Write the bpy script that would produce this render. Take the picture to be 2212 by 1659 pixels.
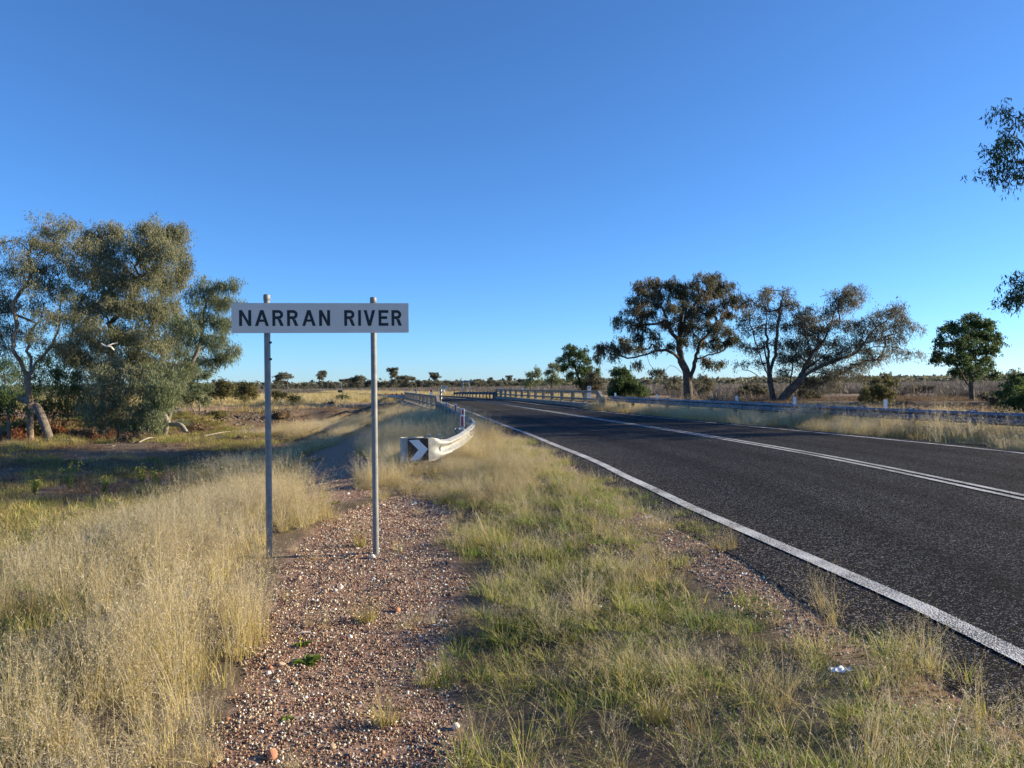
import bpy, math, random
import numpy as np
from mathutils import Vector, Matrix

for o in list(bpy.data.objects):
    bpy.data.objects.remove(o)
SC = bpy.context.scene
R = math.radians
rng = np.random.default_rng(11)
random.seed(5)

# ------------------------------------------------------------------ camera, sky, sun, exposure
EYE = 1.4
ROLL = R(0.65)
cam_d = bpy.data.cameras.new('camera')
cam = bpy.data.objects.new('camera', cam_d)
SC.collection.objects.link(cam)
cam_d.sensor_width = 36.0
cam_d.lens = 740.0 / 1024.0 * 36.0
cam_d.clip_start = 0.05
cam_d.clip_end = 9000
cam.matrix_world = Matrix.Translation((0, 0, EYE)) @ Matrix.Rotation(R(90.147), 4, 'X') @ Matrix.Rotation(-ROLL, 4, 'Z')
SC.camera = cam

SUN_AZ = 82.0      # degrees to the right of the viewing direction
SUN_EL = 17.0
sv = Vector((math.sin(R(SUN_AZ)) * math.cos(R(SUN_EL)), math.cos(R(SUN_AZ)) * math.cos(R(SUN_EL)), math.sin(R(SUN_EL))))
w = bpy.data.worlds.new('World')
SC.world = w
w.use_nodes = True
nt = w.node_tree
nt.nodes.clear()
sky = nt.nodes.new('ShaderNodeTexSky')
sky.sky_type = 'NISHITA'
sky.sun_disc = False
sky.sun_elevation = R(SUN_EL)
sky.sun_rotation = R(SUN_AZ)
sky.air_density = 1.0
sky.dust_density = 0.8
sky.ozone_density = 8.5
sky.altitude = 1700
bg = nt.nodes.new('ShaderNodeBackground')
bg.inputs['Strength'].default_value = 0.112
wo = nt.nodes.new('ShaderNodeOutputWorld')
tint = nt.nodes.new('ShaderNodeVectorMath')      # camera white balance of the sky
tint.operation = 'MULTIPLY'
tint.inputs[1].default_value = (1.08, 1.03, .97)
nt.links.new(sky.outputs[0], tint.inputs[0])
nt.links.new(tint.outputs[0], bg.inputs[0])
nt.links.new(bg.outputs[0], wo.inputs[0])

sl = bpy.data.lights.new('sun', 'SUN')
sl.energy = 5.0
sl.angle = R(0.53)
sl.color = (1.0, 0.84, 0.58)
so = bpy.data.objects.new('sun', sl)
so.rotation_euler = sv.to_track_quat('Z', 'Y').to_euler()
so.location = (30, 10, 30)
SC.collection.objects.link(so)

SC.view_settings.view_transform = 'Standard'
SC.view_settings.look = 'None'
SC.view_settings.exposure = 1.08
SC.view_settings.gamma = 1.0
SC.view_settings.use_curve_mapping = False
SC.cycles.max_bounces = 4
SC.cycles.diffuse_bounces = 2
SC.cycles.glossy_bounces = 2
SC.cycles.transmission_bounces = 2
SC.cycles.use_adaptive_sampling = True
SC.cycles.adaptive_threshold = 0.02

# ------------------------------------------------------------------ helpers
F = 740.0 * 2212 / 1024
CX, HY = 1106.0, 833.6


def ray(u, v):
    a, b = u - CX, HY - v
    return (a * math.cos(ROLL) + b * math.sin(ROLL)) / F, (-a * math.sin(ROLL) + b * math.cos(ROLL)) / F


def at(u, v, d):
    x, y = ray(u, v)
    return Vector((x * d, d, EYE + y * d))


def sstep(t):
    t = np.clip(t, 0, 1)
    return t * t * (3 - 2 * t)


def tag(o, label=None, cat=None, group=None, kind=None):
    if label: o['label'] = label
    if cat: o['category'] = cat
    if group: o['group'] = group
    if kind: o['kind'] = kind
    return o


def link(o, parent=None):
    SC.collection.objects.link(o)
    if parent is not None:
        o.parent = parent
    return o


def empty(name, loc, rz=0.0):
    o = bpy.data.objects.new(name, None)
    o.empty_display_size = 0.2
    o.location = loc
    o.rotation_euler = (0, 0, rz)
    return link(o)


def copy_tree(o, parent=None):
    c = o.copy()
    SC.collection.objects.link(c)
    c.parent = parent
    for ch in list(o.children):
        copy_tree(ch, c)
    return c


class MB:
    """collects verts and faces, then builds one mesh object"""
    def __init__(self):
        self.v = []
        self.f = []
        self.mi = []

    def add(self, vs, fs, mi=0):
        n = len(self.v)
        self.v += [tuple(p) for p in vs]
        self.f += [tuple(i + n for i in f) for f in fs]
        self.mi += [mi] * len(fs)

    def box(self, c, s, rz=0.0, mi=0, top=1.0, bev=0.0):
        hx, hy, hz = s[0] / 2, s[1] / 2, s[2] / 2
        vs = []
        b = bev
        if b <= 0:
            for z, k in ((-hz, 1), (hz, top)):
                for x, y in ((-hx, -hy), (hx, -hy), (hx, hy), (-hx, hy)):
                    vs.append((x * k, y * k, z))
            fs = [(3, 2, 1, 0), (4, 5, 6, 7), (0, 1, 5, 4), (1, 2, 6, 5), (2, 3, 7, 6), (3, 0, 4, 7)]
        else:
            def ring(z, ins):
                X, Y = hx - ins, hy - ins
                return [(-X + b, -Y, z), (X - b, -Y, z), (X, -Y + b, z), (X, Y - b, z), (X - b, Y, z), (-X + b, Y, z), (-X, Y - b, z), (-X, -Y + b, z)]
            vs = ring(-hz, b * .6) + ring(-hz + b, 0) + ring(hz - b, 0) + ring(hz, b * .6)
            fs = [tuple(range(7, -1, -1)), tuple(range(24, 32))]
            for r in range(3):
                for i in range(8):
                    j = (i + 1) % 8
                    fs.append((r * 8 + i, r * 8 + j, r * 8 + 8 + j, r * 8 + 8 + i))
        ca, sa = math.cos(rz), math.sin(rz)
        self.add([(c[0] + x * ca - y * sa, c[1] + x * sa + y * ca, c[2] + z) for x, y, z in vs], fs, mi)

    def tube(self, pts, rad, n=8, cap=True, mi=0):
        pts = [Vector(p) for p in pts]
        if not hasattr(rad, '__len__'):
            rad = [rad] * len(pts)
        vs, fs = [], []
        up = None
        for i, p in enumerate(pts):
            d = (pts[min(i + 1, len(pts) - 1)] - pts[max(i - 1, 0)])
            if d.length < 1e-9: d = Vector((0, 0, 1))
            d.normalize()
            if up is None:
                up = Vector((1, 0, 0)) if abs(d.x) < 0.8 else Vector((0, 1, 0))
            a = d.cross(up)
            if a.length < 1e-4: a = d.orthogonal()
            a.normalize()
            b = d.cross(a)
            up = -b if False else up
            for k in range(n):
                t = 2 * math.pi * k / n
                vs.append(p + (a * math.cos(t) + b * math.sin(t)) * rad[i])
        for i in range(len(pts) - 1):
            for k in range(n):
                k2 = (k + 1) % n
                fs.append((i * n + k, i * n + k2, (i + 1) * n + k2, (i + 1) * n + k))
        if cap:
            fs.append(tuple(range(n - 1, -1, -1)))
            fs.append(tuple((len(pts) - 1) * n + k for k in range(n)))
        self.add(vs, fs, mi)

    def prism(self, poly, z0, z1, mi=0):
        n = len(poly)
        vs = [(x, y, z0) for x, y in poly] + [(x, y, z1) for x, y in poly]
        fs = [tuple(range(n - 1, -1, -1)), tuple(range(n, 2 * n))]
        fs += [(i, (i + 1) % n, n + (i + 1) % n, n + i) for i in range(n)]
        self.add(vs, fs, mi)

    def mesh(self, name, mats, smooth=False):
        me = bpy.data.meshes.new(name)
        me.from_pydata(self.v, [], self.f)
        if not isinstance(mats, (list, tuple)): mats = [mats]
        for m in mats: me.materials.append(m)
        if len(mats) > 1:
            me.polygons.foreach_set('material_index', self.mi)
        if smooth:
            me.polygons.foreach_set('use_smooth', [True] * len(self.f))
        me.update()
        return me

    def build(self, name, mats, parent=None, smooth=False):
        return link(bpy.data.objects.new(name, self.mesh(name, mats, smooth)), parent)


def np_mesh(name, v, tris, mat, attr=None, smooth=False):
    """fast mesh from numpy arrays (all faces same size)"""
    me = bpy.data.meshes.new(name)
    nv, nf, k = len(v), len(tris), tris.shape[1]
    me.vertices.add(nv)
    me.vertices.foreach_set('co', np.ascontiguousarray(v, dtype=np.float32).ravel())
    me.loops.add(nf * k)
    me.loops.foreach_set('vertex_index', np.ascontiguousarray(tris, dtype=np.int32).ravel())
    me.polygons.add(nf)
    me.polygons.foreach_set('loop_start', np.arange(0, nf * k, k, dtype=np.int32))
    me.polygons.foreach_set('loop_total', np.full(nf, k, dtype=np.int32))
    if smooth:
        me.polygons.foreach_set('use_smooth', np.ones(nf, dtype=bool))
    if mat is not None:
        for m in (mat if isinstance(mat, (list, tuple)) else [mat]): me.materials.append(m)
    me.update(calc_edges=True)
    if attr is not None:
        for an, av in attr.items():
            dom = 'FACE' if len(av) == nf and nf != nv else 'POINT'
            if av.ndim == 1:
                a = me.attributes.new(an, 'FLOAT', dom)
                a.data.foreach_set('value', np.ascontiguousarray(av, dtype=np.float32))
            else:
                a = me.attributes.new(an, 'FLOAT_VECTOR', dom)
                a.data.foreach_set('vector', np.ascontiguousarray(av, dtype=np.float32).ravel())
    return me


# ------------------------------------------------------------------ materials
def new_mat(name):
    m = bpy.data.materials.new(name)
    m.use_nodes = True
    t = m.node_tree
    t.nodes.clear()
    return m, t


def N(t, typ, **kw):
    n = t.nodes.new(typ)
    for k, v in kw.items():
        if k == 'inp':
            for a, b in v.items(): n.inputs[a].default_value = b
        else:
            setattr(n, k, v)
    return n


def ramp(t, fac, stops, interp='LINEAR'):
    r = N(t, 'ShaderNodeValToRGB')
    r.color_ramp.interpolation = interp
    e = r.color_ramp.elements
    while len(e) < len(stops): e.new(0.5)
    for i, (p, c) in enumerate(stops):
        e[i].position = p
        e[i].color = (*c, 1) if len(c) == 3 else c
    t.links.new(fac, r.inputs[0])
    return r


def noise(t, scale, detail=4, rough=0.55, coord=None, dist=0.0):
    n = N(t, 'ShaderNodeTexNoise', inp={'Scale': scale, 'Detail': detail, 'Roughness': rough, 'Distortion': dist})
    if coord is not None: t.links.new(coord, n.inputs['Vector'])
    return n


def surf(name, stops, scale=3.0, rough=0.7, metal=0.0, bump=0.0, bscale=None, bdist=0.01, spec=0.5, detail=5, fine=0.0, fscale=60.0):
    m, t = new_mat(name)
    tc = N(t, 'ShaderNodeTexCoord')
    n = noise(t, scale, detail, coord=tc.outputs['Object'])
    r = ramp(t, n.outputs['Fac'], stops)
    col = r.outputs[0]
    if fine > 0:
        n3 = noise(t, fscale, 2, coord=tc.outputs['Object'])
        mp = N(t, 'ShaderNodeMapRange', inp={'From Min': .3, 'From Max': .7, 'To Min': 1 - fine, 'To Max': 1 + fine})
        t.links.new(n3.outputs['Fac'], mp.inputs['Value'])
        mx = N(t, 'ShaderNodeVectorMath', operation='SCALE')
        t.links.new(col, mx.inputs[0]); t.links.new(mp.outputs[0], mx.inputs['Scale'])
        col = mx.outputs[0]
    b = N(t, 'ShaderNodeBsdfPrincipled', inp={'Roughness': rough, 'Metallic': metal, 'Specular IOR Level': spec})
    t.links.new(col, b.inputs['Base Color'])
    if bump > 0:
        n2 = noise(t, bscale or scale * 6, 4, coord=tc.outputs['Object'])
        bp = N(t, 'ShaderNodeBump', inp={'Strength': bump, 'Distance': bdist})
        t.links.new(n2.outputs['Fac'], bp.inputs['Height'])
        t.links.new(bp.outputs[0], b.inputs['Normal'])
    o = N(t, 'ShaderNodeOutputMaterial')
    t.links.new(b.outputs[0], o.inputs[0])
    return m


def foliage(name, stops, trans=0.35, rough=0.6, use='attr', nscale=0.6, tcol=None):
    """leaf material: colour varies by leaf (attribute v), by instance and by region"""
    m, t = new_mat(name)
    if use == 'attr':
        a = N(t, 'ShaderNodeAttribute', attribute_name='v')
        tc = N(t, 'ShaderNodeTexCoord')
        n = noise(t, nscale, 2, coord=tc.outputs['Object'])
        ad = N(t, 'ShaderNodeMath', operation='ADD')
        ad.inputs[1].default_value = -0.5
        t.links.new(n.outputs['Fac'], ad.inputs[0])
        mu = N(t, 'ShaderNodeMath', operation='MULTIPLY_ADD')
        mu.inputs[1].default_value = 1.6
        t.links.new(ad.outputs[0], mu.inputs[0])
        t.links.new(a.outputs['Fac'], mu.inputs[2])
        fac = mu.outputs[0]
    else:
        oi = N(t, 'ShaderNodeObjectInfo')
        a = N(t, 'ShaderNodeAttribute', attribute_name='v')
        mu = N(t, 'ShaderNodeMath', operation='MULTIPLY_ADD')
        mu.inputs[1].default_value = 0.6
        t.links.new(oi.outputs['Random'], mu.inputs[0])
        m2 = N(t, 'ShaderNodeMath', operation='MULTIPLY')
        m2.inputs[1].default_value = 0.4
        t.links.new(a.outputs['Fac'], m2.inputs[0])
        t.links.new(m2.outputs[0], mu.inputs[2])
        fac = mu.outputs[0]
    r = ramp(t, fac, stops)
    d = N(t, 'ShaderNodeBsdfPrincipled', inp={'Roughness': rough, 'Specular IOR Level': 0.3})
    t.links.new(r.outputs[0], d.inputs['Base Color'])
    tr = N(t, 'ShaderNodeBsdfTranslucent')
    t.links.new(r.outputs[0], tr.inputs[0])
    mx = N(t, 'ShaderNodeMixShader')
    mx.inputs[0].default_value = trans
    t.links.new(d.outputs[0], mx.inputs[1])
    t.links.new(tr.outputs[0], mx.inputs[2])
    o = N(t, 'ShaderNodeOutputMaterial')
    t.links.new(mx.outputs[0], o.inputs[0])
    return m


M = {}
M['galv'] = surf('galvanised_steel', [(.3, (.36, .38, .40)), (.55, (.47, .49, .50)), (.75, (.58, .60, .61))], 9, .42, .75, .15, 40, .002)
M['rail'] = surf('guardrail_steel', [(.3, (0.096, 0.120, 0.160)), (.5, (0.144, 0.168, 0.216)), (.75, (0.216, 0.240, 0.288))], 3.5, .45, .55, .12, 25, .003)
M['rail_old'] = surf('weathered_zinc', [(.3, (0.251, 0.251, 0.237)), (.5, (0.348, 0.348, 0.327)), (.72, (0.446, 0.446, 0.418))], 8, .55, .30, .2, 30, .003, fine=.08, fscale=120)
M['post_paint'] = surf('grey_pipe', [(.3, (0.161, 0.167, 0.174)), (.55, (0.223, 0.229, 0.229)), (.8, (0.285, 0.285, 0.279))], 14, .6, .25, .3, 60, .001)
M['sign_white'] = surf('sign_sheeting', [(.3, (.72, .61, .53)), (.7, (.79, .68, .59))], 2.5, .4, 0, 0, fine=.02, fscale=300)
M['black'] = surf('black_lettering', [(.3, (.010, .010, .014)), (.7, (.018, .018, .022))], 8, .5)
M['white_plate'] = surf('white_plate', [(.3, (.70, .72, .74)), (.7, (.82, .83, .84))], 12, .4)
M['dark_plate'] = surf('dark_brown_plate', [(.3, (.020, .014, .012)), (.7, (.045, .032, .026))], 9, .45)
M['red'] = surf('red_reflector', [(.3, (.52, .02, .025)), (.7, (.70, .04, .04))], 20, .3)
M['conc'] = surf('bridge_concrete', [(.3, (0.156, 0.143, 0.123)), (.5, (0.213, 0.197, 0.168)), (.72, (0.287, 0.262, 0.221))], 1.6, .85, 0, .3, 30, .01, fine=.12, fscale=25)
M['timber'] = surf('grey_timber', [(.3, (.20, .17, .14)), (.7, (.36, .31, .26))], 12, .85, 0, .4, 60, .01)
M['deadwood'] = surf('bleached_deadwood', [(.3, (0.175, 0.147, 0.119)), (.55, (0.294, 0.259, 0.217)), (.75, (0.434, 0.399, 0.350))], 6, .85, 0, .6, 30, .02)
M['whitewood'] = surf('white_deadwood', [(.3, (.62, .57, .50)), (.7, (.78, .74, .68))], 6, .8)
M['cutwood'] = surf('cut_orange_wood', [(.3, (.50, .24, .09)), (.7, (.62, .36, .16))], 10, .8)
M['plastic'] = surf('white_litter', [(.3, (.70, .72, .75)), (.7, (.85, .86, .88))], 20, .4)
M['sheet_sign'] = surf('pale_sign_panel', [(.3, (.42, .50, .50)), (.7, (.55, .60, .60))], 4, .5)
M['teal'] = surf('dark_teal_paint', [(.3, (.05, .12, .15)), (.7, (.09, .17, .20))], 6, .5)
BARKS = {
    'pink': surf('bark_pinkish', [(.25, (0.124, 0.081, 0.056)), (.5, (0.236, 0.167, 0.118)), (.75, (0.322, 0.260, 0.205))], 2.2, .85, 0, .6, 14, .03, fine=.2, fscale=10),
    'dark': surf('bark_dark_box', [(.25, (.045, .035, .028)), (.5, (.09, .07, .055)), (.75, (.16, .13, .105))], 2.5, .9, 0, .8, 12, .05, fine=.25, fscale=9),
    'grey': surf('bark_grey', [(.25, (0.090, 0.075, 0.064)), (.5, (0.158, 0.135, 0.116)), (.75, (0.255, 0.225, 0.195))], 2.5, .9, 0, .6, 14, .03, fine=.2, fscale=10),
}
LEAF = {
    'coolibah': foliage('leaves_grey_green', [(0.0, (0.114, 0.122, 0.065)), (.35, (0.187, 0.198, 0.111)), (.6, (0.268, 0.268, 0.162)), (1.0, (0.405, 0.398, 0.270))], .44),
    'willowy': foliage('leaves_hanging_green', [(0.0, (0.098, 0.124, 0.055)), (.4, (0.163, 0.195, 0.098)), (.7, (0.234, 0.260, 0.156)), (1.0, (0.338, 0.351, 0.247))], .44),
    'olive': foliage('leaves_olive', [(0.0, (.09, .085, .030)), (.4, (.15, .14, .05)), (1.0, (.24, .215, .095))], .35),
    'brown': foliage('leaves_bronze', [(0.0, (0.050, 0.058, 0.034)), (.35, (0.086, 0.090, 0.051)), (.6, (0.151, 0.120, 0.068)), (1.0, (0.262, 0.204, 0.125))], .44, nscale=.25),
    'box': foliage('leaves_dusty_box', [(0.0, (0.072, 0.070, 0.046)), (.4, (0.126, 0.120, 0.078)), (.7, (0.186, 0.162, 0.108)), (1.0, (0.288, 0.246, 0.180))], .44, nscale=.3),
    'green': foliage('leaves_fresh_green', [(0.0, (0.044, 0.075, 0.022)), (.4, (0.075, 0.119, 0.040)), (1.0, (0.163, 0.206, 0.075))], .44),
    'bush': foliage('leaves_saltbush', [(0.0, (.085, .072, .048)), (.4, (.145, .122, .082)), (1.0, (.24, .205, .15))], .25),
    'rust': foliage('leaves_rust_brown', [(0.0, (.11, .042, .022)), (.4, (.22, .085, .04)), (1.0, (.34, .16, .08))], .25),
    'twig': foliage('dry_brown_twigs', [(0.0, (.10, .065, .040)), (.4, (.19, .13, .08)), (1.0, (.33, .24, .15))], .15),
}
LEAF['far'] = foliage('far_tree_leaves', [(0.0, (.11, .115, .075)), (.4, (.165, .165, .115)), (1.0, (.27, .26, .20))], .4, nscale=.15)
GR = {
    'gold': foliage('dry_golden_grass', [(0.0, (0.310, 0.225, 0.079)), (.4, (0.485, 0.385, 0.159)), (.75, (0.601, 0.500, 0.268)), (1.0, (0.698, 0.620, 0.415))], .36, use='inst'),
    'haze': foliage('pale_seed_heads', [(0.0, (0.466, 0.370, 0.230)), (.5, (0.601, 0.510, 0.345)), (1.0, (0.718, 0.650, 0.517))], .35, use='inst'),
    'mixed': foliage('olive_dry_grass', [(0.0, (0.218, 0.235, 0.047)), (.4, (0.384, 0.366, 0.088)), (.75, (0.563, 0.483, 0.155)), (1.0, (0.691, 0.600, 0.247))], .30, use='inst'),
    'green': foliage('short_green_grass', [(0.0, (0.098, 0.156, 0.019)), (.5, (0.169, 0.247, 0.039)), (1.0, (0.312, 0.364, 0.085))], .38, use='inst'),
    'brown': foliage('brown_grass', [(0.0, (.13, .085, .042)), (.5, (.23, .165, .085)), (1.0, (.36, .27, .15))], .25, use='inst'),
    'redbrown': foliage('red_brown_litter', [(0.0, (.12, .060, .036)), (.5, (.20, .110, .064)), (1.0, (.31, .20, .125))], .2, use='inst'),
    'grey': foliage('grey_scrub', [(0.0, (.115, .095, .078)), (.5, (.175, .148, .122)), (1.0, (.25, .215, .18))], .2, use='inst'),
    'flower': surf('yellow_petals', [(.3, (.62, .55, .02)), (.7, (.78, .72, .06))], 30, .6),
}


# pebble material
def pebble_mat():
    m, t = new_mat('river_gravel')
    oi = N(t, 'ShaderNodeObjectInfo')
    r = ramp(t, oi.outputs['Random'], [(0, (0.063, 0.035, 0.026)), (.20, (0.136, 0.068, 0.043)), (.38, (0.272, 0.134, 0.074)), (.54, (0.356, 0.222, 0.125)), (.70, (0.419, 0.338, 0.226)), (.86, (0.545, 0.478, 0.356)), (.945, (0.817, 0.816, 0.713))], 'CONSTANT')
    tc = N(t, 'ShaderNodeTexCoord')
    n = noise(t, 3.0, 3, coord=tc.outputs['Object'])
    mp = N(t, 'ShaderNodeMapRange', inp={'To Min': .75, 'To Max': 1.25})
    t.links.new(n.outputs['Fac'], mp.inputs['Value'])
    mx = N(t, 'ShaderNodeVectorMath', operation='SCALE')
    t.links.new(r.outputs[0], mx.inputs[0]); t.links.new(mp.outputs[0], mx.inputs['Scale'])
    b = N(t, 'ShaderNodeBsdfPrincipled', inp={'Roughness': .62})
    t.links.new(mx.outputs[0], b.inputs['Base Color'])
    o = N(t, 'ShaderNodeOutputMaterial')
    t.links.new(b.outputs[0], o.inputs[0])
    return m


M['pebble'] = pebble_mat()
M['stone_white'] = surf('white_stone', [(.3, (.52, .47, .41)), (.7, (.72, .67, .60))], 30, .8, 0, .5, 120, .004)
M['stone_tan'] = surf('tan_stone', [(.3, (.36, .25, .16)), (.7, (.55, .42, .30))], 30, .8, 0, .5, 120, .004)
M['stone_orange'] = surf('orange_stone', [(.3, (.34, .13, .07)), (.7, (.50, .26, .15))], 30, .8, 0, .5, 120, .004)


def asphalt(name, base, speck, wear=1.0, worn=None):
    """chip seal: dark binder with paler chips; worn = colour of paint over it"""
    m, t = new_mat(name)
    tc = N(t, 'ShaderNodeTexCoord')
    vo = N(t, 'ShaderNodeTexVoronoi', inp={'Scale': 100.0})
    t.links.new(tc.outputs['Object'], vo.inputs['Vector'])
    sx = N(t, 'ShaderNodeSeparateColor')
    t.links.new(vo.outputs['Color'], sx.inputs[0])
    r = ramp(t, sx.outputs[0], [(0, tuple(c * .6 for c in base)), (.45, base), (.75, tuple(c * 1.5 for c in base)), (.90, tuple((a + b) / 2 for a, b in zip(base, speck))), (1, speck)])
    n = noise(t, .35, 5, coord=tc.outputs['Object'])
    mp = N(t, 'ShaderNodeMapRange', inp={'From Min': .3, 'From Max': .7, 'To Min': .80, 'To Max': 1.22})
    t.links.new(n.outputs['Fac'], mp.inputs['Value'])
    mx = N(t, 'ShaderNodeVectorMath', operation='SCALE')
    t.links.new(r.outputs[0], mx.inputs[0]); t.links.new(mp.outputs[0], mx.inputs['Scale'])
    col = mx.outputs[0]
    # wheel tracks: slightly polished and darker, oil drip line between them
    la = N(t, 'ShaderNodeAttribute', attribute_name='lane')
    ab = N(t, 'ShaderNodeMath', operation='ABSOLUTE'); t.links.new(la.outputs['Fac'], ab.inputs[0])
    nn_ = noise(t, .5, 3, coord=tc.outputs['Object'])
    ad0 = N(t, 'ShaderNodeMath', operation='MULTIPLY_ADD'); ad0.inputs[1].default_value = .5
    t.links.new(nn_.outputs['Fac'], ad0.inputs[0]); t.links.new(ab.outputs[0], ad0.inputs[2])
    mpr = N(t, 'ShaderNodeMapRange', inp={'From Min': 0, 'From Max': 4.4}); t.links.new(ad0.outputs[0], mpr.inputs['Value'])
    tr_ = ramp(t, mpr.outputs[0], [(.0, (1.1,) * 3), (.20, (1.15,) * 3), (.30, (.68,) * 3), (.40, (1.1,) * 3), (.47, (.82,) * 3), (.54, (1.15,) * 3), (.66, (.68,) * 3), (.78, (1.1,) * 3), (1, (1.5, 1.38, 1.25))])
    mx2 = N(t, 'ShaderNodeVectorMath', operation='MULTIPLY')
    t.links.new(col, mx2.inputs[0]); t.links.new(tr_.outputs[0], mx2.inputs[1])
    col = mx2.outputs[0]
    if worn:
        n2 = noise(t, 75, 3, .8, coord=tc.outputs['Object'])
        n3 = noise(t, 1.3, 4, .6, coord=tc.outputs['Object'])
        ad = N(t, 'ShaderNodeMath', operation='MULTIPLY_ADD'); ad.inputs[1].default_value = .45
        t.links.new(n3.outputs['Fac'], ad.inputs[0]); t.links.new(n2.outputs['Fac'], ad.inputs[2])
        rr = ramp(t, ad.outputs[0], [(.745 - .05 * wear, (0, 0, 0)), (.845 - .05 * wear, (1, 1, 1))])
        ix = N(t, 'ShaderNodeMix', data_type='RGBA')
        t.links.new(rr.outputs[0], ix.inputs[0])
        t.links.new(col, ix.inputs[6]); ix.inputs[7].default_value = (*worn, 1)
        col = ix.outputs[2]
    b = N(t, 'ShaderNodeBsdfPrincipled', inp={'Roughness': .92, 'Specular IOR Level': .07})
    t.links.new(col, b.inputs['Base Color'])
    bp = N(t, 'ShaderNodeBump', inp={'Strength': .8, 'Distance': .008})
    t.links.new(vo.outputs['Distance'], bp.inputs['Height'])
    bp.invert = True
    t.links.new(bp.outputs[0], b.inputs['Normal'])
    o = N(t, 'ShaderNodeOutputMaterial')
    t.links.new(b.outputs[0], o.inputs[0])
    return m


M['asphalt'] = asphalt('chip_seal_asphalt', (.0085, .0085, .0105), (.22, .22, .23))
M['asphalt2'] = asphalt('brown_bridge_seal', (.036, .033, .029), (.17, .16, .14))
M['line'] = asphalt('worn_white_paint', (.05, .05, .055), (.3, .3, .3), 1.9, (.62, .63, .63))
M['line2'] = asphalt('centre_line_paint', (.05, .05, .055), (.3, .3, .3), 2.1, (.58, .59, .58))

# ------------------------------------------------------------------ road geometry
CL = [(6.0, -60), (6.15, -20), (6.15, 0), (6.08, 8.7), (5.92, 13.6), (5.08, 20.6), (3.62, 29.6), (1.22, 44.9), (-1.82, 64.1), (-5.0, 82), (-10, 102), (-16.5, 121), (-24, 140), (-33, 160), (-48, 198), (-74, 262), (-112, 325), (-170, 395), (-300, 490), (-600, 640), (-1200, 900)]


def catmull(P, step):
    P = [Vector((*p, 0)) if len(p) == 2 else Vector(p) for p in P]
    out = []
    for i in range(len(P) - 1):
        p0, p1, p2, p3 = P[max(i - 1, 0)], P[i], P[i + 1], P[min(i + 2, len(P) - 1)]
        L = (p2 - p1).length
        t0, t1, t2, t3 = 0, max((p1 - p0).length, 1e-3) ** .5, 0, 0
        t1 = ((p1 - p0).length ** .5) if (p1 - p0).length > 0 else 1.0
        t2 = t1 + L ** .5
        t3 = t2 + (((p3 - p2).length ** .5) if (p3 - p2).length > 0 else 1.0)
        n = max(1, int(round(L / (step if L < 60 else step * 3))))
        for k in range(n):
            t = t1 + (t2 - t1) * k / n
            a1 = p1 if (p1 - p0).length == 0 else (p0 * ((t1 - t) / (t1 - t0)) + p1 * ((t - t0) / (t1 - t0)))
            a2 = p1 * ((t2 - t) / (t2 - t1)) + p2 * ((t - t1) / (t2 - t1))
            a3 = p2 if (p3 - p2).length == 0 else (p2 * ((t3 - t) / (t3 - t2)) + p3 * ((t - t2) / (t3 - t2)))
            b1 = a1 * ((t2 - t) / (t2 - t0)) + a2 * ((t - t0) / (t2 - t0))
            b2 = a2 * ((t3 - t) / (t3 - t1)) + a3 * ((t - t1) / (t3 - t1))
            out.append(b1 * ((t2 - t) / (t2 - t1)) + b2 * ((t - t1) / (t2 - t1)))
    out.append(P[-1])
    return out


CLP = np.array([(p.x, p.y) for p in catmull(CL, 1.5)])
_tan = np.gradient(CLP, axis=0)
_tan /= np.linalg.norm(_tan, axis=1)[:, None]
NRM = np.stack([_tan[:, 1], -_tan[:, 0]], 1)      # to the right


def off_left(y):
    return np.interp(y, [0, 4, 4.7, 5.4, 6.4, 8.5, 12, 18.5, 40, 60, 83, 130], [3.45, 3.5, 3.55, 3.62, 3.75, 4.0, 4.27, 4.4, 4.1, 3.9, 3.8, 3.6])


def off_right(y):
    return np.interp(y, [0, 14, 24.7, 40.5, 46, 83, 130], [3.7, 3.55, 2.75, 2.15, 2.0, 2.3, 3.4])


def road_coords(x, y):
    x = np.atleast_1d(x).astype(float); y = np.atleast_1d(y).astype(float)
    s = np.full(x.shape, 999.0); yr = y.copy()
    near = np.where((np.abs(x - 6) < 40 + np.abs(y) * .9))[0]
    for c in range(0, len(near), 20000):
        ix = near[c:c + 20000]
        dx = x[ix, None] - CLP[None, :, 0]; dy = y[ix, None] - CLP[None, :, 1]
        j = np.argmin(dx * dx + dy * dy, axis=1)
        q = np.arange(len(ix))
        s[ix] = dx[q, j] * NRM[j, 0] + dy[q, j] * NRM[j, 1]
        along = dx[q, j] * _tan[j, 0] + dy[q, j] * _tan[j, 1]
        yr[ix] = CLP[j, 1] + along * _tan[j, 1]
    far = s == 999.0
    s[far] = np.where(x[far] > 0, 900, -900)
    return s, yr


def seg_dist(x, y, poly):
    best = np.full(x.shape, 1e9); side = np.zeros(x.shape)
    for (ax, ay), (bx, by) in zip(poly[:-1], poly[1:]):
        vx, vy = bx - ax, by - ay
        L2 = vx * vx + vy * vy
        t = np.clip(((x - ax) * vx + (y - ay) * vy) / L2, 0, 1)
        dx, dy = x - ax - t * vx, y - ay - t * vy
        d = np.hypot(dx, dy)
        m = d < best
        best = np.where(m, d, best)
        side = np.where(m, np.sign(vx * dy - vy * dx), side)
    return best, side


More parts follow.
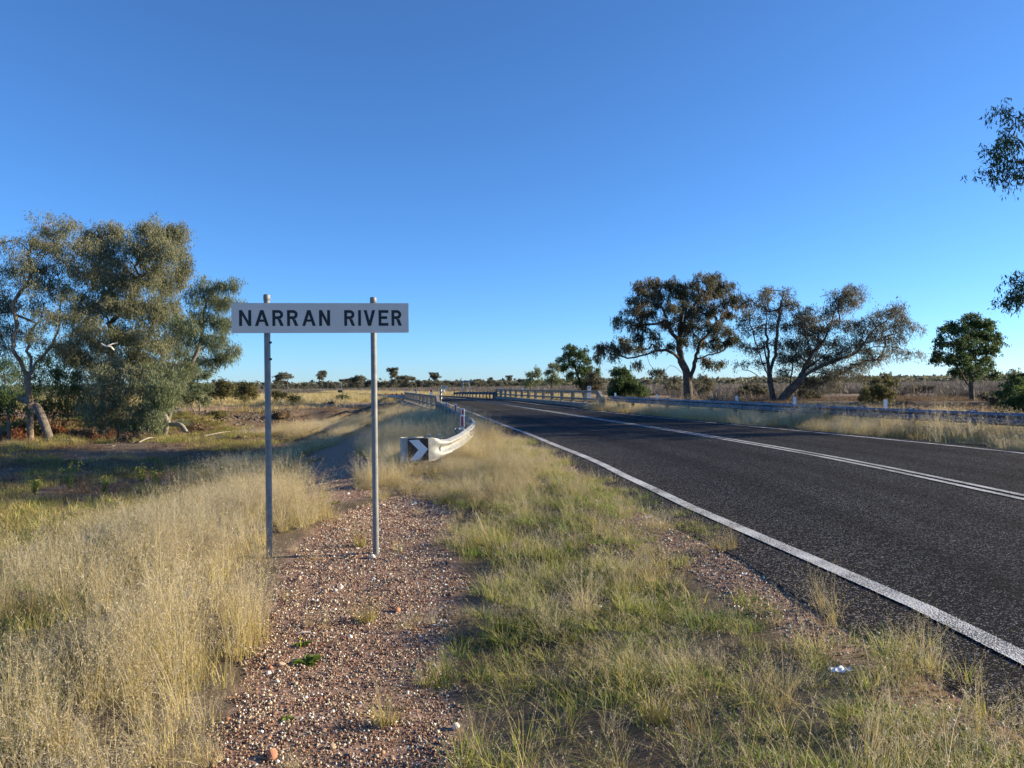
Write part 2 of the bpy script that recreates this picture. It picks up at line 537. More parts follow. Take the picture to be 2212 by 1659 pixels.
def vnoise(x, y, f, seed=0):
    """cheap smooth value noise"""
    x = x * f + seed * 17.3; y = y * f + seed * 9.1
    xi, yi = np.floor(x), np.floor(y)
    fx, fy = sstep(x - xi), sstep(y - yi)
    def h(a, b):
        v = np.sin(a * 127.1 + b * 311.7 + seed * 3.7) * 43758.5453
        return v - np.floor(v)
    return (h(xi, yi) * (1 - fx) + h(xi + 1, yi) * fx) * (1 - fy) + (h(xi, yi + 1) * (1 - fx) + h(xi + 1, yi + 1) * fx) * fy - .5


RIVER = [(110, 20), (75, 48), (45, 58), (25, 66), (8, 68), (-3, 67), (-12, 66), (-19, 60), (-26, 49), (-36, 40), (-52, 34), (-90, 30)]
RIVER_S = [(p.x, p.y) for p in catmull(RIVER, 4)]
SLOPE = 0.01


def TZ(x, y, detail=True):
    x = np.atleast_1d(np.asarray(x, float)); y = np.atleast_1d(np.asarray(y, float))
    s, yr = road_coords(x, y)
    eL = off_left(yr) + .55
    eR = off_right(yr) + .40
    fade = np.interp(yr, [80, 140], [1, 0])
    zr = SLOPE * np.clip(s, -6, 6) * fade
    # left
    u = -s - eL
    u0 = np.interp(yr, [0, 9, 16, 22, 40], [4.0, 4.2, 3.0, 2.4, 2.2])
    wid = np.interp(yr, [0, 10, 25], [6.5, 6.0, 5.5])
    base_l = np.interp(y, [-20, 5, 20, 45, 58, 75, 90, 150, 300], [-.8, -.95, -1.25, -1.35, -1.1, -.45, -.30, -.15, -.12])
    verge_l = zr - .010 - .17 * sstep(u / 2.6)
    kl = sstep((u - u0) / wid)
    zl = verge_l * (1 - kl) + base_l * kl
    # right
    v = s - eR
    base_r = np.interp(y, [-20, 20, 60, 120, 300], [-.5, -.45, -.5, -.35, -.12])
    verge_r = zr - .03 - .10 * sstep(v / 1.0)
    kr = sstep((v - 4.6) / 4.0)
    zrr = verge_r * (1 - kr) + base_r * kr
    z = np.where(s < 0, zl, zrr)
    plat = (u < -.28) & (v < 0)
    z = np.where(plat, zr - .045, z)
    # open ground below the bridge
    br = sstep((yr - 43.0) / 4.5) * sstep((82.0 - yr) / 5.0)
    under = br * np.where((s > -7.5) & (s < 6.5), 1, 0)
    low = np.minimum(z, -1.15)
    z = z * (1 - under) + low * under
    # river
    near = (np.abs(x) < 130) & (y > 5) & (y < 110)
    if near.any():
        d = np.full(x.shape, 99.0); sd = np.ones(x.shape)
        d[near], sd[near] = seg_dist(x[near], y[near], RIVER_S)
        jag = 1.3 * vnoise(x, y, .22, 5) + .6 * vnoise(x, y, .7, 6)
        far_bank = sd < 0
        dd = d + jag * (np.abs(d - 5) < 4)
        prof = np.where(far_bank, 1 - sstep((dd - 3.2) / np.interp(x, [-24, -17], [5.0, 2.6])), 1 - sstep((dd - 2.0) / 10.0))
        lowest = np.where(x < -14, -2.1, -2.9)
        z = np.where(prof > 0, z + (np.minimum(lowest, z) - z) * prof * np.where((s > -7.5) & (s < 6.5) & ~((yr > 46) & (yr < 80)), 0, 1), z)
    far = np.hypot(x, y)
    if detail:
        bk = np.where((x < -9) & (y > 38) & (y < 75), 1.0, 0.0) * np.clip((-9 - x) / 3, 0, 1)
        z = z + bk * (.42 * vnoise(x, y, .45, 8) + .26 * vnoise(x, y, 1.2, 9) + .14 * vnoise(x, y, 2.6, 10))
        k = np.clip(np.minimum(np.abs(u), np.abs(v)), 0, 1) * (~plat)
        z = z + k * (.10 * vnoise(x, y, .35, 1) + .05 * vnoise(x, y, 1.1, 2)) + k * np.clip(far / 30, 0, 1) * .22 * vnoise(x, y, .08, 3)
        z = z + k * np.where(far < 25, .025 * vnoise(x, y, 4.0, 4) + .012 * vnoise(x, y, 11., 7), 0)
    return z


def tz(x, y):
    return float(TZ([x], [y])[0])


def gp(u, v, lift=0.0):
    """point of the ground seen at photograph pixel u, v"""
    rx, ry = ray(u, v)
    ds = np.concatenate([np.arange(2.5, 40, .05), np.arange(40, 160, .25), np.arange(160, 900, 2)])
    zz = TZ(rx * ds, ds)
    hit = np.where(EYE + ry * ds <= zz)[0]
    d = ds[hit[0]] if len(hit) else 600.0
    return Vector((rx * d, d, tz(rx * d, d) + lift))


# terrain mesh
NX, NY = 520, 560
tx = np.linspace(-7.6, 7.6, NX); gx = 3.2 * np.sinh(tx)
gx = gx - 1.0
ty = np.linspace(-2.6, 6.9, NY); gy = 7.0 * np.sinh(ty) + 6.0
GX, GY = np.meshgrid(gx, gy)
GZ = TZ(GX.ravel(), GY.ravel())
sR, yR = road_coords(GX.ravel(), GY.ravel())
onroad = (sR > -(off_left(yR) + .2)) & (sR < off_right(yR) + .1) & (yR < 700)
GZ = GZ - np.where(onroad, np.clip(.02 + .0015 * np.abs(GY.ravel()), 0, .5), 0)
V = np.stack([GX.ravel(), GY.ravel(), GZ], 1)
ii = np.arange(NX * NY).reshape(NY, NX)
Q = np.stack([ii[:-1, :-1].ravel(), ii[:-1, 1:].ravel(), ii[1:, 1:].ravel(), ii[1:, :-1].ravel()], 1)

# gravel strip polygon by the sign (world metres)
GRAV = [(-.02, 1.5), (-.15, 3.1), (-.43, 4.5), (-.43, 6.2), (-.66, 8.1), (-.95, 10.2), (-1.15, 11.9), (-1.9, 11.4), (-2.35, 9.4), (-2.3, 7.5), (-2.03, 6.2), (-1.64, 4.6), (-1.32, 3.1), (-1.2, 1.5)]


def in_poly(x, y, poly):
    c = np.zeros(x.shape, bool)
    n = len(poly)
    for i in range(n):
        x1, y1 = poly[i]; x2, y2 = poly[(i + 1) % n]
        m = ((y1 > y) != (y2 > y)) & (x < (x2 - x1) * (y - y1) / (y2 - y1 + 1e-12) + x1)
        c ^= m
    return c


def ground_mat():
    m, t = new_mat('ground_soil')
    tc = N(t, 'ShaderNodeTexCoord')
    P = tc.outputs['Object']
    ga = N(t, 'ShaderNodeAttribute', attribute_name='zone')   # x gravel/dirt, y red soil, z golden plain
    sp = N(t, 'ShaderNodeSeparateXYZ'); t.links.new(ga.outputs['Vector'], sp.inputs[0])
    n1 = noise(t, 1.2, 6, .6, P)
    soil = ramp(t, n1.outputs['Fac'], [(.3, (.085, .062, .042)), (.5, (.15, .115, .078)), (.7, (.24, .19, .13))])
    n2 = noise(t, 14, 5, .7, P)
    red = ramp(t, n2.outputs['Fac'], [(.3, (0.146, 0.091, 0.061)), (.5, (0.293, 0.183, 0.131)), (.72, (0.527, 0.373, 0.287))])
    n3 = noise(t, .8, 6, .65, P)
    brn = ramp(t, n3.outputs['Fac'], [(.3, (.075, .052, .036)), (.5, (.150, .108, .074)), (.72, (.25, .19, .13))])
    n4 = noise(t, .22, 7, .65, P)
    gold = ramp(t, n4.outputs['Fac'], [(.3, (.21, .165, .085)), (.5, (.33, .265, .14)), (.7, (.43, .355, .20))])

    def mix(a, b, f):
        x = N(t, 'ShaderNodeMix', data_type='RGBA')
        t.links.new(f, x.inputs[0]); t.links.new(a, x.inputs[6]); t.links.new(b, x.inputs[7])
        return x.outputs[2]
    c = mix(soil.outputs[0], gold.outputs[0], sp.outputs[2])
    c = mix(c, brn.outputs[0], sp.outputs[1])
    c = mix(c, red.outputs[0], sp.outputs[0])
    b = N(t, 'ShaderNodeBsdfPrincipled', inp={'Roughness': .95, 'Specular IOR Level': .15})
    t.links.new(c, b.inputs['Base Color'])
    nb = noise(t, 22, 6, .7, P)
    bp = N(t, 'ShaderNodeBump', inp={'Strength': .7, 'Distance': .04})
    t.links.new(nb.outputs['Fac'], bp.inputs['Height'])
    t.links.new(bp.outputs[0], b.inputs['Normal'])
    o = N(t, 'ShaderNodeOutputMaterial')
    t.links.new(b.outputs[0], o.inputs[0])
    return m


TRACK = [(-2.9, 11.5), (-3.4, 14), (-4.8, 20), (-6.3, 28), (-6.6, 40)]
FARTRACK = [(-62, 66), (-40, 68), (-25, 74), (-17, 79), (-12, 86)]
RIGHTTRACK = [(20, 106), (45, 100), (80, 92)]
xf, yf = GX.ravel(), GY.ravel()
zg = in_poly(xf, yf, GRAV).astype(float)
dt, _ = seg_dist(xf, yf, TRACK)
zg = np.maximum(zg, 1 - sstep((dt - np.interp(yf, [12, 25], [.5, 1.4])) / .6))
ds_, _ = seg_dist(xf, yf, FARTRACK)
zg = np.maximum(zg, .85 * (1 - sstep((ds_ - 2.2) / 1.5)))
ds_, _ = seg_dist(xf, yf, RIGHTTRACK)
zg = np.maximum(zg, .8 * (1 - sstep((ds_ - 3.5) / 2.5)))
uu = -sR - off_left(yR) - .55
vv = sR - off_right(yR) - .40
zg = np.maximum(zg, ((uu > -.2) & (uu < .45)).astype(float) * .9)
zg = np.maximum(zg, ((vv > -.2) & (vv < .35)).astype(float) * .7)
dr, sdr = seg_dist(xf, yf, RIVER_S)
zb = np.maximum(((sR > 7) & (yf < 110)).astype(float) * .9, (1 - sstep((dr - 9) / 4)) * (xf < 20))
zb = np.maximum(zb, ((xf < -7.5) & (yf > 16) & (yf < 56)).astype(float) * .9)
zp = (((yf > 72) & (xf < 5)) | (yf > 108)).astype(float)
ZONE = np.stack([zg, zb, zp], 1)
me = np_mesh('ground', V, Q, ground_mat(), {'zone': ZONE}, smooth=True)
ground = link(bpy.data.objects.new('ground', me))
tag(ground, 'flat brown plain with grassy verge, eroded river bank and bare dirt', kind='structure')


# ------------------------------------------------------------------ road sheets
def ribbon(name, a, b, lift, mat, y0=-50, y1=1e9, n=2, parent=None):
    """strip between lateral offsets a(y), b(y) of the centreline"""
    idx = np.where((CLP[:, 1] >= y0) & (CLP[:, 1] <= y1))[0]
    v, f, sl_ = [], [], []
    for q, j in enumerate(idx):
        yy = CLP[j, 1]
        fa = float(np.interp(yy, [80, 140], [1, 0]))
        sa, sb = a(yy), b(yy)
        for k in range(n):
            s = sa + (sb - sa) * k / (n - 1)
            sl_.append(s)
            v.append((CLP[j, 0] + NRM[j, 0] * s, yy + NRM[j, 1] * s, SLOPE * max(-6, min(6, s)) * fa + lift))
        if q:
            for k in range(n - 1):
                f.append(((q - 1) * n + k, (q - 1) * n + k + 1, q * n + k + 1, q * n + k))
    me = np_mesh(name, np.array(v), np.array(f), mat, {'lane': np.array(sl_)})
    return link(bpy.data.objects.new(name, me), parent)


rd = ribbon('road', lambda y: -(off_left(y) + .55 + .06 * math.sin(y * 1.7) + .05 * math.sin(y * 4.1 + 1)), lambda y: off_right(y) + .40 + .05 * math.sin(y * 2.1), 0.0, M['asphalt'], n=13)
tag(rd, 'dark chip sealed two lane highway curving left over the bridge', kind='structure')
brs = ribbon('bridge_surfacing', lambda y: -5.2 + .02 * (y - 40), lambda y: 3.25, 0.004, M['asphalt2'], 43.0, 82.0, n=7)
tag(brs, 'browner asphalt surfacing on the bridge deck', kind='structure')
el = ribbon('edge_line', lambda y: -off_left(y) - .075, lambda y: -off_left(y) + .075,   .008, M['line'])
tag(el, 'worn white edge line on the near side of the road', kind='structure')
er = ribbon('far_edge_line', lambda y: off_right(y) - .06, lambda y: off_right(y) + .06,   .008, M['line'])
tag(er, 'thin white edge line on the far side of the road', kind='structure')
c1 = ribbon('centre_line', lambda y: -.15, lambda y: -.05,   .008, M['line2'], y1=330)
tag(c1, 'nearer stripe of the double white centre line', kind='structure')
c2 = ribbon('centre_line', lambda y: .05, lambda y: .15,   .008, M['line2'], y1=330)
tag(c2, 'farther stripe of the double white centre line', kind='structure')


# ------------------------------------------------------------------ name sign
def glyph(ch, W, H, t):
    """letter as faces in the x-z plane, origin at its lower left"""
    V_, F_ = [], []
    def poly(p):
        n = len(V_); V_.extend(p); F_.append(tuple(range(n, n + len(p))))
    if ch == 'N':
        k = t * 1.12
        poly([(0, 0), (t, 0), (t, H * (1 - t / (W - t))), (W - t, 0), (W, 0), (W, H), (W - t, H), (W - t, H * t / (W - t)), (t, H), (0, H)])
    elif ch == 'I':
        poly([(0, 0), (t, 0), (t, H), (0, H)])
    elif ch == 'E':
        m = H * .52
        poly([(0, 0), (W, 0), (W, t), (t, t), (t, m - t / 2), (W * .88, m - t / 2), (W * .88, m + t / 2), (t, m + t / 2), (t, H - t), (W, H - t), (W, H), (0, H)])
    elif ch == 'V' or ch == 'A':
        c = W / 2; q = t * .56; s = t * 1.06
        inner = (c - s) * H / (c - q)
        p = [(0, 0), (s, 0), (c, inner), (W - s, 0), (W, 0), (c + q, H), (c - q, H)]
        if ch == 'V':
            p = [(x, H - z) for x, z in p][::-1]
            poly(p)
        else:
            poly(p)
            z0, z1 = H * .26, H * .26 + t * .82
            xa0 = s + (c - s) * z0 / inner; xa1 = s + (c - s) * z1 / inner
            poly([(xa0, z0), (W - xa0, z0), (W - xa1, z1), (xa1, z1)])
    elif ch == 'R':
        poly([(0, 0), (t, 0), (t, H), (0, H)])
        r = H * .285; cz = H - r; cx = W * .95 - r
        ro, ri = r, r - t
        out = [(t, H), (cx, H)] + [(cx + ro * math.sin(a), cz + ro * math.cos(a)) for a in [math.pi * k / 12 for k in range(1, 12)]] + [(cx, cz - ro), (t, cz - ro)]
        inn = [(t, H - t), (cx, H - t)] + [(cx + ri * math.sin(a), cz + ri * math.cos(a)) for a in [math.pi * k / 12 for k in range(1, 12)]] + [(cx, cz - ri), (t, cz - ri)]
        for k in range(len(out) - 1):
            poly([out[k], out[k + 1], inn[k + 1], inn[k]])
        zt = cz - ro
        poly([(W * .44, zt), (W - t * 1.12, 0), (W, 0), (W * .44 + t * 1.15, zt)])
    return V_, F_


def letter_obj(ch, x, z, W, H, t, y, mat, parent, thick=.0012):
    v, f = glyph(ch, W, H, t)
    mb = MB()
    n = len(v)
    vs = [(x + a, y, z + b) for a, b in v] + [(x + a, y + thick, z + b) for a, b in v]
    fs = [tuple(q) for q in f]
    for q in f:
        for i in range(len(q)):
            a, b = q[i], q[(i + 1) % len(q)]
            fs.append((b, a, a + n, b + n))
    mb.add(vs, fs)
    return mb.build('letter', mat, parent)


def pipe_post(parent, x, y, z0, z1, r, mat, name='post'):
    mb = MB()
    mb.tube([(x, y, z0), (x, y, (z0 + z1) / 2), (x, y, z1 - .05)], r, 20, cap=False)
    p = mb.build(name, mat, parent, smooth=True)
    cap = MB()
    cap.tube([(x, y, z1 - .062), (x, y, z1 - .060), (x, y, z1 - .012), (x, y, z1 - .003), (x, y, z1)], [r, r * 1.09, r * 1.09, r * 1.0, r * .8], 20)
    cap.build('post_cap', mat, p, smooth=True)
    return p


SB = Vector((-1.91, 7.43, tz(-1.91, 7.43)))
sign = empty('river_name_sign', SB, R(6.5))
tag(sign, 'large white NARRAN RIVER board on two grey pipe posts in the near gravel', 'road sign')
def sl(u, v):
    """local x, z on the sign plane for a photograph pixel"""
    rx, ry = ray(u, v)
    n = Vector((math.sin(R(6.5)), -math.cos(R(6.5)), 0))
    o_ = Vector((0, 0, EYE)); dd = Vector((rx, 1, ry))
    tpar = (SB - o_).dot(n) / dd.dot(n)
    p = o_ + dd * tpar - SB
    return p.x * math.cos(R(6.5)) + p.y * math.sin(R(6.5)), p.z


xl0, zt0 = sl(502.5, 655); xr0, zt1 = sl(882.5, 657); _, zb0 = sl(502.5, 719.5); _, zb1 = sl(882.5, 720.5)
BX0, BX1, BZ1, BZ0 = xl0, xr0, (zt0 + zt1) / 2, (zb0 + zb1) / 2
BW, BH = BX1 - BX0, BZ1 - BZ0
mb = MB()
mb.box(((BX0 + BX1) / 2, -.055, (BZ0 + BZ1) / 2), (BW, .004, BH))
bd = mb.build('board', M['sign_white'], sign)
mb = MB()
for zz in (BZ0 + BH * .28, BZ0 + BH * .72):
    mb.box(((BX0 + BX1) / 2, -.042, zz), (BW - .1, .018, .03))
mb.build('board_rail', M['galv'], sign)
xpl, _ = sl(579, 900); xpr, _ = sl(809, 900)
_, ztl = sl(579, 636); _, ztr = sl(806, 642)
for xp, zt in ((xpl, ztl), (xpr, ztr)):
    wx = SB.x + xp * math.cos(R(6.5)); wy = SB.y + xp * math.sin(R(6.5))
    p = pipe_post(sign, xp, 0, tz(wx, wy) - SB.z - .15, zt, .0305, M['post_paint'])
    for zz in (BZ0 + BH * .28, BZ0 + BH * .72):
        b = MB()
        b.tube([(xp, 0, zz - .012), (xp, 0, zz + .012)], .0345, 16)
        b.build('clamp', M['galv'], p)
    if xp == xpl:
        for vv in (740, 776):
            _, zz = sl(585, vv)
            b = MB()
            b.tube([(xp + .02, -.012, zz), (xp + .045, -.016, zz)], .011, 6)
            b.build('bolt', M['black'], p)
LH = .53 * BH
LT = .028 / .155 * LH
for ch, x0, x1 in (('N', 122, 217), ('A', 245, 355), ('R', 382, 472), ('R', 498, 587), ('A', 617, 725), ('N', 752, 840),
                   ('R', 953, 1040), ('I', 1065, 1085), ('V', 1110, 1203), ('E', 1230, 1310), ('R', 1335, 1420)):
    k = BW / 1413
    letter_obj(ch, BX0 + (x0 - 62) * k, BZ0 + .235 * BH, (x1 - x0) * k, LH, LT, -.0584, M['black'], sign)


# ------------------------------------------------------------------ guardrails
WP = [(0, .155), (.022, .150), (.080, .112), (.084, .095), (.080, .078), (.012, .022), (.008, 0), (.012, -.022), (.080, -.078), (.084, -.095), (.080, -.112), (.022, -.150), (0, -.155)]


def path_frames(P):
    P = [Vector(p) for p in P]
    T = []
    for i in range(len(P)):
        d = P[min(i + 1, len(P) - 1)] - P[max(i - 1, 0)]
        d.z = 0
        T.append(d.normalized())
    return P, T


def rail_sheet(P, side, prof_of, thick=.004, t_in=None):
    """sheet following path P; profile offset to `side` (+1 right of travel)"""
    P, T = path_frames(P)
    mb = MB()
    vs, fs = [], []
    n = None
    for i, (p, t) in enumerate(zip(P, T)):
        nr = Vector((t.y, -t.x, 0)) * side
        pr = prof_of(i / (len(P) - 1))
        n = len(pr)
        for a, z in pr: vs.append(p + nr * a + Vector((0, 0, z)))
        for a, z in pr: vs.append(p + nr * (a - thick) + Vector((0, 0, z)))
    for i in range(len(P) - 1):
        o = i * 2 * n; q = o + 2 * n
        for k in range(n - 1):
            fs.append((o + k, o + k + 1, q + k + 1, q + k))
            fs.append((o + n + k + 1, o + n + k, q + n + k, q + n + k + 1))
        fs.append((o, q, q + n, o + n))
        fs.append((o + n - 1, o + 2 * n - 1, q + 2 * n - 1, q + n - 1))
    for o in (0, (len(P) - 1) * 2 * n):
        for k in range(n - 1):
            fs.append((o + k, o + n + k, o + n + k + 1, o + k + 1))
    mb.add(vs, fs)
    return mb


def w_prof(t): return WP


def cum(P):
    L = [0.0]
    for a, b in zip(P[:-1], P[1:]): L.append(L[-1] + (Vector(b) - Vector(a)).length)
    return L


def along(P, L, s):
    for i in range(len(P) - 1):
        if s <= L[i + 1] or i == len(P) - 2:
            k = (s - L[i]) / max(L[i + 1] - L[i], 1e-6)
            return Vector(P[i]).lerp(Vector(P[i + 1]), k)


def c_post(mb, c, rz, zt, zb, w_=.15, d_=.11, th=.012):
    ca, sa = math.cos(rz), math.sin(rz)
    for (x, y, sx, sy) in ((0, -d_ / 2 + th / 2, w_, th), (0, d_ / 2 - th / 2, w_, th), (w_ / 2 - th / 2, 0, th, d_ - 2 * th)):
        mb.box((c[0] + x * ca - y * sa, c[1] + x * sa + y * ca, (zt + zb) / 2), (sx, sy, zt - zb), rz)


def guardrail(name, label, ctrl, side, mat, panel=4.0, post_gap=2.0, bolt=True, start=0.0):
    """ctrl: points (x, y, z of rail centre); side=+1 face to right of travel"""
    P = catmull(ctrl, .35)
    L = cum(P)
    tot = L[-1]
    root = empty(name, (P[0].x, P[0].y, tz(P[0].x, P[0].y)))
    tag(root, label, 'guardrail')
    inv = Vector(root.location)
    s = 0; i = 0
    while s < tot - .3:
        e = min(s + panel, tot)
        nn = max(2, int((e - s + .3) / .3))
        pts = [along(P, L, min(s - (.12 if s else 0) + (e - s + (.12 if s else 0)) * k / nn, tot)) - inv for k in range(nn + 1)]
        off = .0035 if i % 2 else 0.0
        mb = rail_sheet(pts, side, lambda t, off=off: [(a + off, z) for a, z in WP])
        pnl = mb.build('rail_panel', mat, root, smooth=False)
        if bolt:
            b = MB()
            for ds in (.06, .18):
                p = along(P, L, min(s + ds, tot)); q = along(P, L, min(s + ds + .1, tot))
                t = (q - p); t.z = 0
                if t.length < 1e-4: continue
                t.normalize(); nr = Vector((t.y, -t.x, 0)) * side
                for a, z in ((.05, .125), (.05, .05), (.05, -.05), (.05, -.125)):
                    c = p - inv + nr * (a - .02) + Vector((0, 0, z))
                    b.tube([c, c + nr * .04], .012, 6)
            if b.v:
                bh = b.build('bolt_heads', M['black'], pnl); bh['kind'] = 'stuff'
        s = e; i += 1
    s = start + post_gap * .5
    while s < tot:
        p = along(P, L, s); q = along(P, L, min(s + .1, tot)); r_ = along(P, L, max(s - .1, 0))
        t = q - r_; t.z = 0; t.normalize(); nr = Vector((t.y, -t.x, 0)) * side
        c = p - nr * .17
        rz = math.atan2(t.y, t.x)
        mb = MB()
        c_post(mb, (c.x - inv.x, c.y - inv.y), rz, p.z + .19 - inv.z, tz(c.x, c.y) - .2 - inv.z)
        po = mb.build('post', mat, root)
        mb = MB()
        c2_ = p - nr * .06
        mb.box((c2_.x - inv.x, c2_.y - inv.y, p.z - inv.z), (.14, .11, .34), rz)
        mb.build('spacer_block', mat, po)
        s += post_gap
    return root, P, L


# near side rail with bullnose end
NR = [(-1.36, 14.98, .178), (-1.20, 15.9, .21), (-1.11, 17.2, .245), (-1.06, 18.6, .27), (-1.08, 20.0, .285), (-1.22, 21.8, .295), (-1.52, 24.0, .30), (-2.0, 27.2, .31), (-2.62, 31.2, .34), (-3.3, 35.4, .40), (-3.86, 39.2, .45)]
near_rail, NP, NL = guardrail('near_guardrail', 'weathered pale steel guardrail curving from chevron end to the near bridge parapet', NR, 1, M['rail_old'], 3.0, 2.0, start=1.2)
inv = Vector(near_rail.location)
# bullnose sheet: starts behind, curls round the left end, runs across the front and narrows into the rail
arc = []
for k in range(0, 13):
    a = R(60 + 190 * k / 12)
    arc.append((-2.045 + .185 * math.cos(a), 14.70 + .15 * math.sin(a), .165))
nose_path = [(-1.80, 14.93, .165)] + arc + [(-1.98, 14.565, .165), (-1.85, 14.565, .165), (-1.72, 14.575, .165), (-1.60, 14.62, .165), (-1.50, 14.70, .165), (-1.42, 14.82, .17), (-1.345, 15.00, .178), (-1.30, 15.2, .186)]
NPth = [Vector(p) - inv for p in catmull(nose_path, .03)]
LN = cum(NPth)


def nose_prof(t):
    s = t * (len(NPth) - 1)
    y = NPth[int(s)] + inv
    k = 0.0
    if y.x > -1.62 and y.y < 15.4:
        k = float(sstep(((y.x + 1.62) / .30)))
    H = .235 * (1 - k) + .158 * k
    pr = []
    for (a, z) in WP:
        pr.append((a * k + .004, z / .155 * H))
    return pr


mb = rail_sheet(NPth, 1, nose_prof, .005)
nose = mb.build('bullnose_end', M['rail_old'], near_rail)
# bolts on the curl and the flat
b = MB()
for u, v in ((876, 951 + 5), (877, 989), (905, 951), (906, 992)):
    p = at(u, v, 14.55) - inv
    b = MB(); b.tube([p, p + Vector((0, -.03, 0))], .016, 6); b.build('bolt', M['galv'], nose)

# chevron plate
def plate_pt(x, y):   # zoom pixel -> u, v
    return ((1500 + x / 4.424) / 1.8517, (1700 + y / 4.424) / 1.8517)


PY = 14.545
def rounded(pts, r, n=4):
    out = []
    m = len(pts)
    for i in range(m):
        p = Vector((*pts[i], 0)); a = Vector((*pts[i - 1], 0)); c = Vector((*pts[(i + 1) % m], 0))
        d1 = (a - p).normalized(); d2 = (c - p).normalized()
        p0 = p + d1 * r; p1 = p + d2 * r
        for k in range(n + 1):
            t = k / n
            q = p0 * (1 - t) ** 2 + p * 2 * t * (1 - t) + p1 * t * t
            out.append((q.x, q.y))
    return out


def flat_xz(name, poly, y, th, mat, parent, off=Vector((0, 0, 0))):
    mb = MB(); n = len(poly)
    vs = [Vector((x, y, z)) - off for x, z in poly] + [Vector((x, y + th, z)) - off for x, z in poly]
    fs = [tuple(range(n)), tuple(range(2 * n - 1, n - 1, -1))] + [((i + 1) % n, i, n + i, n + (i + 1) % n) for i in range(n)]
    mb.add(vs, fs)
    return mb.build(name, mat, parent)


def XZ(u, v, d):
    p = at(u, v, d); return (p.x, p.z)


q = [XZ(*plate_pt(x, y), PY) for x, y in ((583, 640), (950, 628), (942, 236), (580, 242))]
pl = flat_xz('chevron_plate', rounded(q, .02), PY, .004, M['dark_plate'], near_rail, inv)
q = [XZ(*plate_pt(x, y), PY) for x, y in ((612, 630), (785, 621), (938, 425), (765, 260), (596, 270), (768, 440))]
flat_xz('chevron_arrow', q, PY - .003, .002, M['white_plate'], pl, inv)
# end post with two flanges above and below the sheet
mb = MB()
for xa in (-1.66, -1.47):
    mb.box((xa - inv.x, 14.78 - inv.y, .10 - inv.z), (.06, .10, .70), 0.1)
mb.box((-1.565 - inv.x, 14.80 - inv.y, .08 - inv.z), (.16, .012, .62), 0.1)
mb.build('end_post', M['rail_old'], near_rail)
mb = MB()
mb.box((-1.60 - inv.x, 14.86 - inv.y, -.12 - inv.z), (.20, .16, .42), 0.1, bev=.01)
mb.build('timber_block', M['timber'], near_rail)


# far side rail (right of the road)
FR = [(13.6, 2.0, .42), (13.2, 8.0, .44), (12.75, 13.0, .455), (12.0, 17.3, .462), (10.7, 22.3, .475), (8.95, 31.0, .50), (7.0, 38.0, .54), (5.7, 42.8, .60)]
far_rail, FP, FL = guardrail('far_guardrail', 'long blue grey steel guardrail beyond the far edge line at right', FR, -1, M['rail'], 4.0, 2.0)
# beyond the bridge
BR = [(-1.7, 80.5, .60), (-3.2, 87, .58), (-5.0, 94, .55), (-6.6, 101, .50), (-8.6, 108, .40)]
guardrail('guardrail', 'short guardrail past the far end of the right hand bridge parapet', BR, 1, M['rail'], 4, 2, bolt=False)
BL = [(-10.2, 71, .50), (-11.9, 78, .40), (-14.2, 88, .30), (-17.0, 98, .25), (-20.6, 110, .2)]
lrail, LP, LL = guardrail('guardrail', 'thin guardrail with small red reflectors leading left beyond the near parapet', BL, -1, M['rail'], 4, 2, bolt=False)
for i, s in enumerate((4, 11, 18, 26, 35)):
    p = along(LP, LL, min(s, LL[-1]))
    mb = MB()
    c = p - Vector(lrail.location)
    mb.box((c.x, c.y - .1, c.z + .24), (.14, .03, .26))
    mb.build('reflector', M['red'], lrail)


# ------------------------------------------------------------------ delineators
def guide_post(x, y, zt, h, w_, label, reflector=True, cap=False, rz=0.0, group=None, lean=0.0, name='guide_post', mat=None, zb=None):
    zb = tz(x, y) if zb is None else zb
    root = empty(name, (x, y, zb), rz)
    root.rotation_euler.y = lean
    tag(root, label, 'marker post', group)
    H = zt - zb
    poly = [(-w_ / 2, -.1 if zb is None else -.03), (w_ / 2, -.03), (w_ / 2, H), (-w_ / 2, H)]
    r_ = w_ * .22
    pts = [(-w_ / 2, -.05), (w_ / 2, -.05), (w_ / 2, H - r_), (w_ / 2 - r_ * .3, H - r_ * .3), (w_ / 2 - r_, H), (-w_ / 2 + r_, H), (-w_ / 2 + r_ * .3, H - r_ * .3), (-w_ / 2, H - r_)]
    flat_xz('blade', pts, -.018, .036, mat or M['white_plate'], root)
    if reflector:
        a = w_ * .27
        flat_xz('reflector', [(-a, H - .05 - reflector), (a, H - .05 - reflector), (a, H - .04), (-a, H - .04)], -.023, .004, M['red'], root)
        mb = MB(); mb.tube([(0, -.030, H - .12 - reflector), (0, -.019, H - .12 - reflector)], .012, 8)
        mb.build('bolt', M['black'], root)
    if cap:
        mb = MB(); mb.box((-.012, -.026, H - .09), (w_ * .8, .012, .15)); mb.build('reflector', M['red'], root)
    return root


